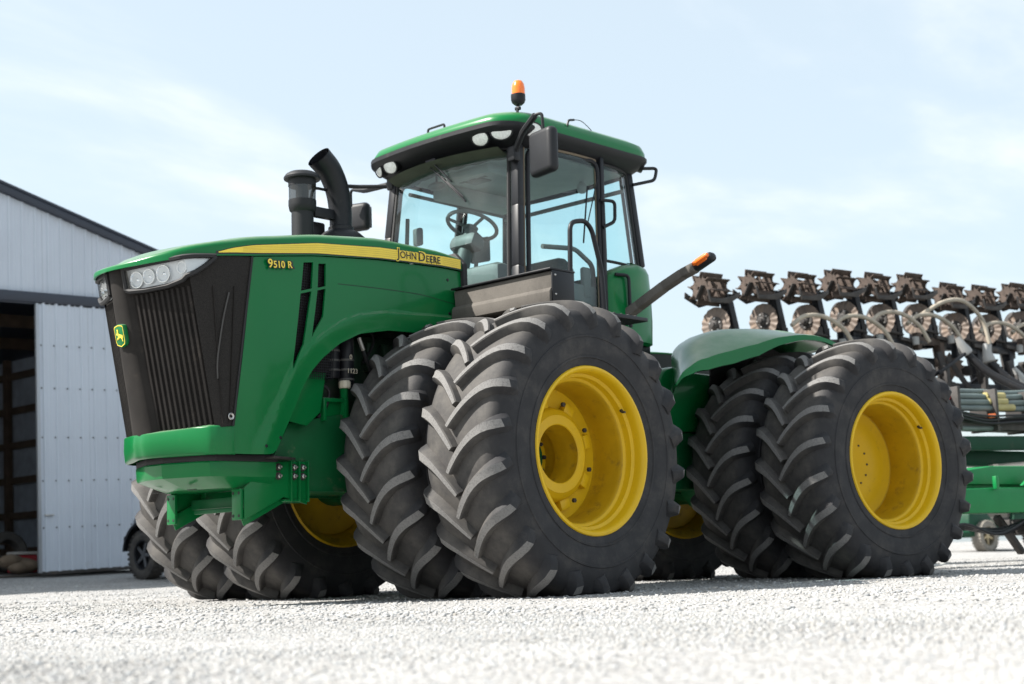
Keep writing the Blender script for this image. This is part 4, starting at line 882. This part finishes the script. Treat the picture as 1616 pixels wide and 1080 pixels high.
def shank():
    b = MB(); b.bar((.385, .0, -.66), (.42, -.05, -1.0), .05, .07); b.box((.40, -.12, -.80), (.16, .10, .16)); b.bar((.2, -.2, -.72), (.75, -.2, -.76), .06, .05); b.prism([(.28, -.98), (.50, -.98), (.62, -1.35), (.50, -1.5), (.42, -1.3)], 1, -.12, -.10, .003)
    b.tube([(.05, -.14, -.62), (.26, -.14, -.64)], .022, 8); b.tube([(.26, -.14, -.64), (.36, -.14, -.65)], .013, 8); return b.mesh('shank', RUSTD)
def notched():
    b = MB(); poly = []; n = 14
    for k in range(n): a = 2*pi*k/n; poly += [(.20*cos(a), .20*sin(a)), (.155*cos(a+.16), .155*sin(a+.16))]
    b.prism(poly, 0, -.004, .004); b.lathe([(.07, .004), (.07, .03), (.001, .04)], 14, Matrix.Rotation(-pi/2, 4, 'Y')); return b.mesh('row_cleaner', DISC, 25)
UM = dict(crumbler_basket=basket(), coulter=coulter(), lift_arm=arm(), fork=fork(), closing_disc=blade(), shank=shank(), row_cleaner=notched())
UPOS = [(6.62, 3.46, 0), (7.455, 3.57, .1), (8.238, 3.617, -.06), (8.979, 3.722, .05), (9.72, 3.74, -.04), (10.486, 3.804, .03), (11.315, 3.734, .12), (12.062, 3.764, -.05), (12.868, 3.866, .04), (13.66, 3.90, 0), (14.45, 3.94, .05)]
def unit(x, z, rot, near_all=True):
    u = empty('row_unit', (x, 2.86, z), IMP)
    for nm, me in UM.items():
        o = link(nm, me, u)
        if nm == 'crumbler_basket': o.rotation_euler = (rot*5+.2, 0, 0)
        if nm == 'coulter': o.location = (.02, -.05, -.455); o.rotation_euler = (rot*9, 0, .12)
        if nm == 'closing_disc': o.location = (.16, .22, -.40); o.rotation_euler = (0, 0, -.2)
        if nm == 'row_cleaner': o.location = (.62, -.1, -1.12+rot); o.rotation_euler = (rot*7, 0, .25)
    return u
for x, z, r in UPOS: unit(x, z, r)
UX = [u[0] for u in UPOS]
def wz(x): return interp(x, [(u[0], u[1]) for u in UPOS])
for x0, x1 in ((6.9, 10.9), (11.05, 15.0)):
    b = MB(); b.prism([(x0, wz(x0)-.80), (x1, wz(x1)-.80), (x1, wz(x1)-.66), (x0, wz(x0)-.66)], 1, 2.86, 3.0, .01); ipart(b, 'toolbar', BLKM)
for i, (x, z, r) in enumerate(UPOS[2:]):
    b = MB(); b.box((x+.05, 2.70, z-.78), (.52, .06, .10), bev=.006); b.box((x-.18, 2.68, z-.80), (.08, .10, .24), bev=.006); b.box((x+.34, 2.72, z-.95), (.10, .12, .34), bev=.01); ipart(b, 'parallel_link', BLKM if i % 3 else RUST)
    b = MB(); b.bar((x+.1, 2.55, z-.95), (x+.30, 2.5, z-1.75), .05, .09); b.bar((x+.35, 2.6, z-1.0), (x+.55, 2.4, z-1.5), .04, .07); b.box((x+.25, 2.5, z-1.45), (.24, .12, .14), bev=.01); ipart(b, 'support_bracket', RUSTD)
b = MB(); b.prism([(8.6, 2.38), (15, 2.5), (15, 2.36), (8.6, 2.24)], 1, 2.45, 2.6, .01); ipart(b, 'lower_toolbar', BLKM)
for i, (x, z, r) in enumerate(UPOS[3:]):
    b = MB(); b.box((x+.2, 2.35, 2.20), (.25, .22, .25), bev=.015); b.box((x-.1, 2.30, 2.45), (.08, .08, .35), bev=.01); b.bar((x+.3, 2.3, 2.15), (x+.45, 2.2, 1.85), .04, .06); b.tube([(x-.3, 2.28, 2.05), (x+.3, 2.28, 2.10)], .03); ipart(b, 'row_bracket', RUSTD)
for i, x in enumerate(UX[1:9]):
    z = wz(x)-.36; b = MB()
    b.tube(spline([(x+.33, 2.62, z-.16), (x+.55, 2.60, z-.03), (x+.85, 2.55, z-.02), (x+1.15, 2.5, z-.16), (x+1.30, 2.45, z-.40)] if i != 4 else [(x-.1, 2.62, z-.06), (x+.25, 2.5, z+.12), (x+.62, 2.45, z+.14), (x+.92, 2.4, z-.10), (x+.98, 2.35, z-.45)]), .029, 10)
    ipart(b, 'tan_hose', HOSET)
for i, (x, z) in enumerate(((10.72, 2.98), (11.3, 2.92), (11.95, 2.62))):
    b = MB(); d = Vector((.16, -.05, -.26)) if i != 1 else Vector((.02, -.05, -.30)); q = d.normalized().to_track_quat('Z', 'Y').to_matrix().to_4x4(); q.translation = (x, 2.3, z)
    b.lathe([(.03, -.06), (.045, 0), (.085, .16), (.085, .20), (.05, .22)], 14, q); ipart(b, 'hose_funnel', mat('grey_funnel', (.34, .34, .33), .5, var=.1) if i == 0 else bpy.data.materials['grey_funnel'])
    e = Vector((x, 2.3, z))+d*.7; b = MB(); b.tube(spline([e, e+Vector((.15, -.25, -.30)), e+Vector((.45, -.7, -.62)), e+Vector((.8, -1.0, -.68)), e+Vector((1.3, -1.2, -.55))]), .055, 12); ipart(b, 'black_hose', HOSEB)
for i, (x, z, r) in enumerate(UPOS[2:]):
    b = MB(); b.prism([(x-.10, z-.72), (x+.10, z-.74), (x+.16, z-1.25), (x+.36, z-1.55), (x+.10, z-1.62), (x-.02, z-1.2)], 1, 3.1, 3.14, .004); b.box((x+.45, 3.05, z-1.02), (.30, .10, .14), bev=.01); b.box((x-.12, 2.95, z-1.28), (.34, .12, .12), bev=.01); b.box((x+.2, 2.9, z-.62), (.16, .3, .22), bev=.02); ipart(b, 'wing_bracket', BLKM if i % 2 else RUSTD)
    b = MB(); b.tube([(x-.2, 2.8, z-1.5), (x+.55, 2.9, z-1.15)], .028, 8); b.tube([(x-.1, 2.8, z-1.45), (x+.2, 2.85, z-1.31)], .045, 10); ipart(b, 'down_force_cylinder', BLKM)
    b = MB(); b.lathe([(.001, 0), (.045, 0), (.05, .09), (.04, .11), (.001, .11)], 12, Matrix.Translation((x+.46, 2.6, z-.80))); ipart(b, 'sensor_cap', bpy.data.materials['grey_funnel'])
b = MB(); b.prism([(8.4, 2.72), (15, 2.92), (15, 2.80), (8.4, 2.60)], 1, 3.3, 3.45, .01); ipart(b, 'rear_toolbar', RUSTD)
b = MB(); b.bar((10.15, 2.25, 2.50), (10.75, 2.25, 2.80), .05, .04); ipart(b, 'tie_bar', BLKM)

# ------------------------------------------------------------------ machine shed
BZ = .22; BARN = empty('machine_shed', size=1)
BARN.matrix_world = Matrix.Translation((4.2, 13.2, BZ)) @ Matrix.Rotation(rad(-1.8), 4, 'Y')
tag(BARN, 'white steel clad machine shed with dark trim and open sliding door', 'shed')
WSTEEL = mat('white_siding', (.475, .52, .59), .45, var=.05, vscale=.8, dirt=((.36, .36, .36), .1, 2), bump=.02, bscale=5)
NAVY = mat('dark_trim', (.020, .026, .042), .45, var=.08)
WOODD = mat('shed_timber', (.085, .06, .042), .85, var=.25)
ribp = [(-.032, 0), (-.016, -.022), (.016, -.022), (.032, 0)]
def sheet(x0, x1, z0a, z1a, z1b, y=0., ribs=True):
    """steel sheet from x0 to x1, straight foot, sloping head, with trapezoid ribs"""
    pts = [(x0, y)]; x = x0+.11
    while x < x1-.02:
        for dx_, dy_ in ribp:
            if x0 < x+dx_ < x1: pts.append((x+dx_, y+dy_))
        x += .114; 
        if x < x1-.05: pts += [(x-.012, y-.0), (x, y-.006), (x+.012, y)]
        x += .114
    pts.append((x1, y)); G = [[(px, py, z0a), (px, py, lerp(z1a, z1b, (px-x0)/(x1-x0)))] for px, py in pts]
    return MB().grid(G, flip=False)
def roofz(x): return 6.25+.295*(-.70-x)
DOORH = 4.42
x = -9.0
while x < 3.6:
    x1 = x+.914; zl = DOORH+.12 if x < -.2 else DOORH+.12
    sheet(x, x1-.003, zl, roofz(x), roofz(x1)).build('wall_sheet', WSTEEL, BARN, ang=20); x = x1
x = 2.75
for k in range(1): 
    for j in range(2): sheet(x+.914*j, x+.914*(j+1)-.003, 0, DOORH+.11, DOORH+.11, .03).build('wall_sheet', WSTEEL, BARN, ang=20)
b = MB(); 
for a, c in ((-9.3, 4.75),): b.prism([(a, roofz(a)-.04), (c, roofz(c)-.04), (c, roofz(c)+.10), (a, roofz(a)+.10)], 1, -.10, .06, .01)
b.build('roof_trim', NAVY, BARN)
b = MB(); b.prism([(-9.3, roofz(-9.3)+.09), (4.75, roofz(4.75)+.09), (4.75, roofz(4.75)+.13), (-9.3, roofz(-9.3)+.13)], 1, -.12, 16, 0); b.build('roof', NAVY, BARN)
b = MB(); b.box((-3.2, -.06, DOORH+.06), (15, .14, .17), bev=.01); b.box((-3.2, -.075, DOORH-.03), (15, .05, .05), bev=.01); b.build('door_track', NAVY, BARN)
dr = empty('sliding_door', (0, -.10, 0), BARN)
x = -.02
for k in range(3): sheet(x, x+.914-.003, .05, DOORH-.02, DOORH-.02).build('door_sheet', WSTEEL, dr, ang=20); x += .914
b = MB(); b.box((-.035, -.012, DOORH/2), (.05, .06, DOORH-.08), bev=.006); b.build('door_edge', mat('galvanised_edge', (.35, .37, .40), .45, .5), dr)
b = MB(); b.box((1.37, .02, .03), (2.8, .05, .06), bev=.006); b.build('door_rail', RUSTD, dr)
b = MB(); b.box((.13, -.035, .95), (.16, .03, .025), bev=.008); b.build('door_handle', STEEL, dr)
for zz in (.75, 1.5, 2.2, 3.0, 3.7):
    b = MB()
    for k in range(12): b.sphere((-.02+.228*k+.06, -.006, zz), .014, 6, 4)
    o = b.build('screw_row', RUSTD, dr); o['kind'] = 'stuff'
# shed interior: right wall with posts and girts, back wall, floor, left wall
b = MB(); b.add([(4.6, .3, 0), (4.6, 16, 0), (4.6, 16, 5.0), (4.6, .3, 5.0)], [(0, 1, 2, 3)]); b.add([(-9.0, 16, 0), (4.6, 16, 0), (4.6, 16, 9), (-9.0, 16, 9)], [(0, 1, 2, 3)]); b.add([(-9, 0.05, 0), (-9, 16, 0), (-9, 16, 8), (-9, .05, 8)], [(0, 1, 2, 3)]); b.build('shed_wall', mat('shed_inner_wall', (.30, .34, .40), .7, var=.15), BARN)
for k in range(6):
    b = MB(); b.box((4.5, 1.0+2.9*k, 2.4), (.15, .16, 4.8), bev=.005); b.build('post', WOODD, BARN)
for k in range(6):
    b = MB(); b.box((4.52, 8, .4+.8*k), (.06, 15.6, .16), bev=.004); b.build('girt', WOODD, BARN)
for k in range(6):
    b = MB(); b.box((-2.2, 15.92, .4+.8*k), (13, .06, .16), bev=.004); b.build('girt', WOODD, BARN)
for k in range(5):
    b = MB(); b.box((-8+2.9*k, 15.85, 2.8), (.16, .15, 5.6), bev=.004); b.build('post', WOODD, BARN)
for k in range(5):
    b = MB(); b.box((-2.2, 1.6+2.9*k, 4.85), (13.2, .06, .25), bev=.004); b.build('truss_chord', WOODD, BARN)
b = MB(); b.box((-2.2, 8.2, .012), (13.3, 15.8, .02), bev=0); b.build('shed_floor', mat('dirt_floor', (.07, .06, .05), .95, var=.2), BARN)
SB = BARN.matrix_world
def shedpt(x, y, z): return SB @ Vector((x, y, z))
# things standing in the shed doorway
b = MB(); b.box((0, 0, .16), (.42, .28, .30), bev=.03); ck = link('cooler', b.mesh('cooler', mat('red_plastic', (.30, .012, .02), .45, var=.1)), None); ck.location = shedpt(.56, 1.6, .03)
tag(ck, 'red cooler standing on the floor inside the shed doorway', 'cooler')
b = MB(); b.box((0, 0, .335), (.44, .30, .05), bev=.015); b.build('lid', mat('cooler_lid', (.42, .40, .38), .5), ck)
b = MB(); b.lathe([(.20, -.10), (.30, -.12), (.36, -.08), (.37, 0), (.36, .08), (.30, .12), (.20, .10), (.20, -.10)], 28, Matrix.Rotation(rad(72), 4, 'X')); ty = link('spare_tyre', b.mesh('spare_tyre', RUB), None); ty.location = shedpt(.75, 2.5, .40); tag(ty, 'worn black tyre leaning in the dark shed behind the cooler', 'tyre')
b = MB()
for k in range(5): b.sphere((random.uniform(-.2, .2), random.uniform(-.15, .15), .10+.03*k), .17, 12, 8, (1.25, .9, .62))
sk = link('sack_pile', b.mesh('sack_pile', mat('burlap', (.16, .12, .085), .95, var=.25, bump=.3)), None); sk.location = shedpt(.22, 1.0, .03); tag(sk, 'heap of brown sacks on the shed floor beside the cooler', 'sacks')
b = MB(); b.box((0, 0, .55), (.9, .5, .06), bev=.01)
for sx_ in (-.4, .4):
    for sy_ in (-.2, .2): b.box((sx_, sy_, .27), (.05, .05, .52))
b.box((0, 0, .2), (.84, .44, .03)); wk = link('workbench', b.mesh('workbench', WOODD), None); wk.location = shedpt(1.5, 4.6, .03); tag(wk, 'dark timber workbench in the shed shadows', 'workbench')

# ------------------------------------------------------------------ dark off-roader parked by the shed
CARB = mat('car_black_paint', (.012, .014, .018), .25, coat=.8, var=.05)
CZ = gz(6, 11)+.01
CAR = empty('parked_vehicle', (4.93, 11.2, CZ), size=.5); CAR.rotation_euler = (0, 0, -pi/2)
tag(CAR, 'dark off-road vehicle parked beside the shed door, mostly hidden behind the tyres', 'car')
def tyre_small(R, w_, n=40, lug=.012):
    b = MB(); G = []
    for y, r in ((-w_*.42, R*.62), (-w_*.5, R*.78), (-w_*.47, R*.93), (-w_*.40, R), (w_*.40, R), (w_*.47, R*.93), (w_*.5, R*.78), (w_*.42, R*.62)): G.append([(r*cos(2*pi*j/n), y, r*sin(2*pi*j/n)) for j in range(n)])
    b.grid(G, close=True, flip=True)
    for k in range(30):
        a = 2*pi*k/30
        for s in (-1, 1): b.box((R*cos(a+.05*s), s*w_*.27, R*sin(a+.05*s)), (.022, w_*.46, R*.12), Matrix.Rotation(-a, 4, 'Y'), .004)
    return b
def rim_small(R, w_, spokes=5):
    b = MB(); b.lathe([(R*.63, w_*.43), (R*.60, w_*.44), (R*.56, w_*.38), (R*.54, w_*.1), (R*.1, w_*.05), (.001, w_*.05)], 32, ALONGY)
    for k in range(spokes):
        a = 2*pi*k/spokes; c_, s_ = cos(a), sin(a); b.box((R*.32*c_, -w_*.26, R*.32*s_), (R*.50, .03, R*.15), Matrix.Rotation(-a, 4, 'Y'), .01, m=1)
    b.lathe([(R*.14, w_*.1), (R*.13, w_*.33), (.001, w_*.34)], 16, ALONGY, m=1); return b
cty = tyre_small(.365, .25).mesh('tyre', RUB); crm = rim_small(.365, .25).mesh('rim', [BLKM, mat('alloy', (.22, .23, .25), .35, .8)])
for x in (0, 2.75):
    for y in (0, 1.55):
        o = empty('wheel', (x, y, .365), CAR); link('tyre', cty, o); r = link('rim', crm, o)
        if y: r.rotation_euler = (0, 0, pi)
b = MB(); b.prism([(-.46, .50), (-.48, .92), (-.30, 1.02), (.75, 1.08), (.80, 1.12), (3.55, 1.12), (3.62, .5), (3.2, .42), (.6, .42), (-.3, .42)], 1, .02, 1.53, .04); b.build('body', CARB, CAR)
b = MB(); b.prism([(.85, 1.12), (1.15, 1.72), (1.3, 1.80), (3.45, 1.80), (3.55, 1.12)], 1, .10, 1.45, .04); b.build('cabin', CARGL if False else CARB, CAR)
for x0, x1 in ((1.15, 1.95), (2.05, 2.75), (2.85, 3.4)):
    for y in (.09, 1.46): b = MB(); b.prism([(x0, 1.17), (x0+.12 if x0 < 1.2 else x0, 1.70), (x1, 1.70), (x1, 1.17)], 1, y-.004, y+.004); b.build('window', CARGL, CAR)
for x in (0, 2.75):
    for y in (-.09, 1.64):
        b = MB(); b.grid([[(x+(.46+dr)*cos(pi*.08+pi*.9*k/12)*1.05, yy, .40+(.46+dr)*sin(pi*.08+pi*.9*k/12)*.98) for k in range(13)] for yy, dr in ((y-.04 if y < 0 else y+.04, -.015), (y-.04 if y < 0 else y+.04, .03), (.03 if y < 0 else 1.52, .045))]); b.build('fender_flare', BLK, CAR)
b = MB(); b.box((-.58, .775, .58), (.20, 1.6, .20), bev=.04); b.build('bumper', BLK, CAR)
for y in (.25, 1.30): b = MB(); b.lathe([(.09, 0), (.085, .02), (.001, .03)], 20, Matrix.Translation((-.475, y, .80)) @ ROTX); b.build('headlight', LENSW, CAR)
b = MB(); b.box((1.0, -.04, 1.2), (.10, .16, .14), bev=.03); b.build('mirror', BLK, CAR)

# ------------------------------------------------------------------ utility vehicle far behind the implement
UTV = empty('utility_vehicle', (23.3, 6.4, gz(23.3, 6.4)), size=.5); UTV.rotation_euler = (0, 0, rad(-8))
tag(UTV, 'dusty utility vehicle with tan spoked wheels parked behind the implement', 'vehicle')
TAN = mat('tan_rim', (.36, .29, .17), .6, var=.2, dirt=((.3, .26, .2), .3, 6)); DUSTT = mat('dusty_tyre', (.20, .185, .16), .9, var=.2, vscale=20)
uty = tyre_small(.34, .26).mesh('tyre', DUSTT); urm = rim_small(.34, .26, 5).mesh('rim', [mat('tan_rim_dark', (.09, .075, .05), .7), TAN])
for x in (0, 2.0):
    for y in (0, 1.3):
        o = empty('wheel', (x, y, .34), UTV); link('tyre', uty, o); r = link('rim', urm, o); r.rotation_euler = (0, .3, pi if y else 0)
b = MB(); b.prism([(-.55, .42), (-.5, .85), (.1, .95), (.55, .55), (1.2, .50), (1.25, .85), (2.5, .90), (2.55, .5), (2.3, .35), (-.3, .32)], 1, .02, 1.28, .03); b.build('body', IDG, UTV)
b = MB(); b.prism([(1.2, .86), (2.6, .86), (2.6, 1.15), (1.2, 1.15)], 1, -.05, 1.35, .02); b.build('cargo_bed', BLK, UTV)
b = MB()
for y in (.1, 1.2): b.tube(arc_path([(.2, y, .9), (.55, y, 1.8), (1.3, y, 1.85), (1.35, y, .9)], .15), .025)
b.tube([(.55, .1, 1.8), (.55, 1.2, 1.8)], .025); b.tube([(1.3, .1, 1.85), (1.3, 1.2, 1.85)], .025); b.build('roll_cage', BLKM, UTV)
b = MB(); b.box((.95, .65, .70), (.5, 1.1, .14), bev=.04); b.box((1.18, .65, 1.0), (.12, 1.1, .5), bev=.04); b.build('bench_seat', SEATM, UTV)
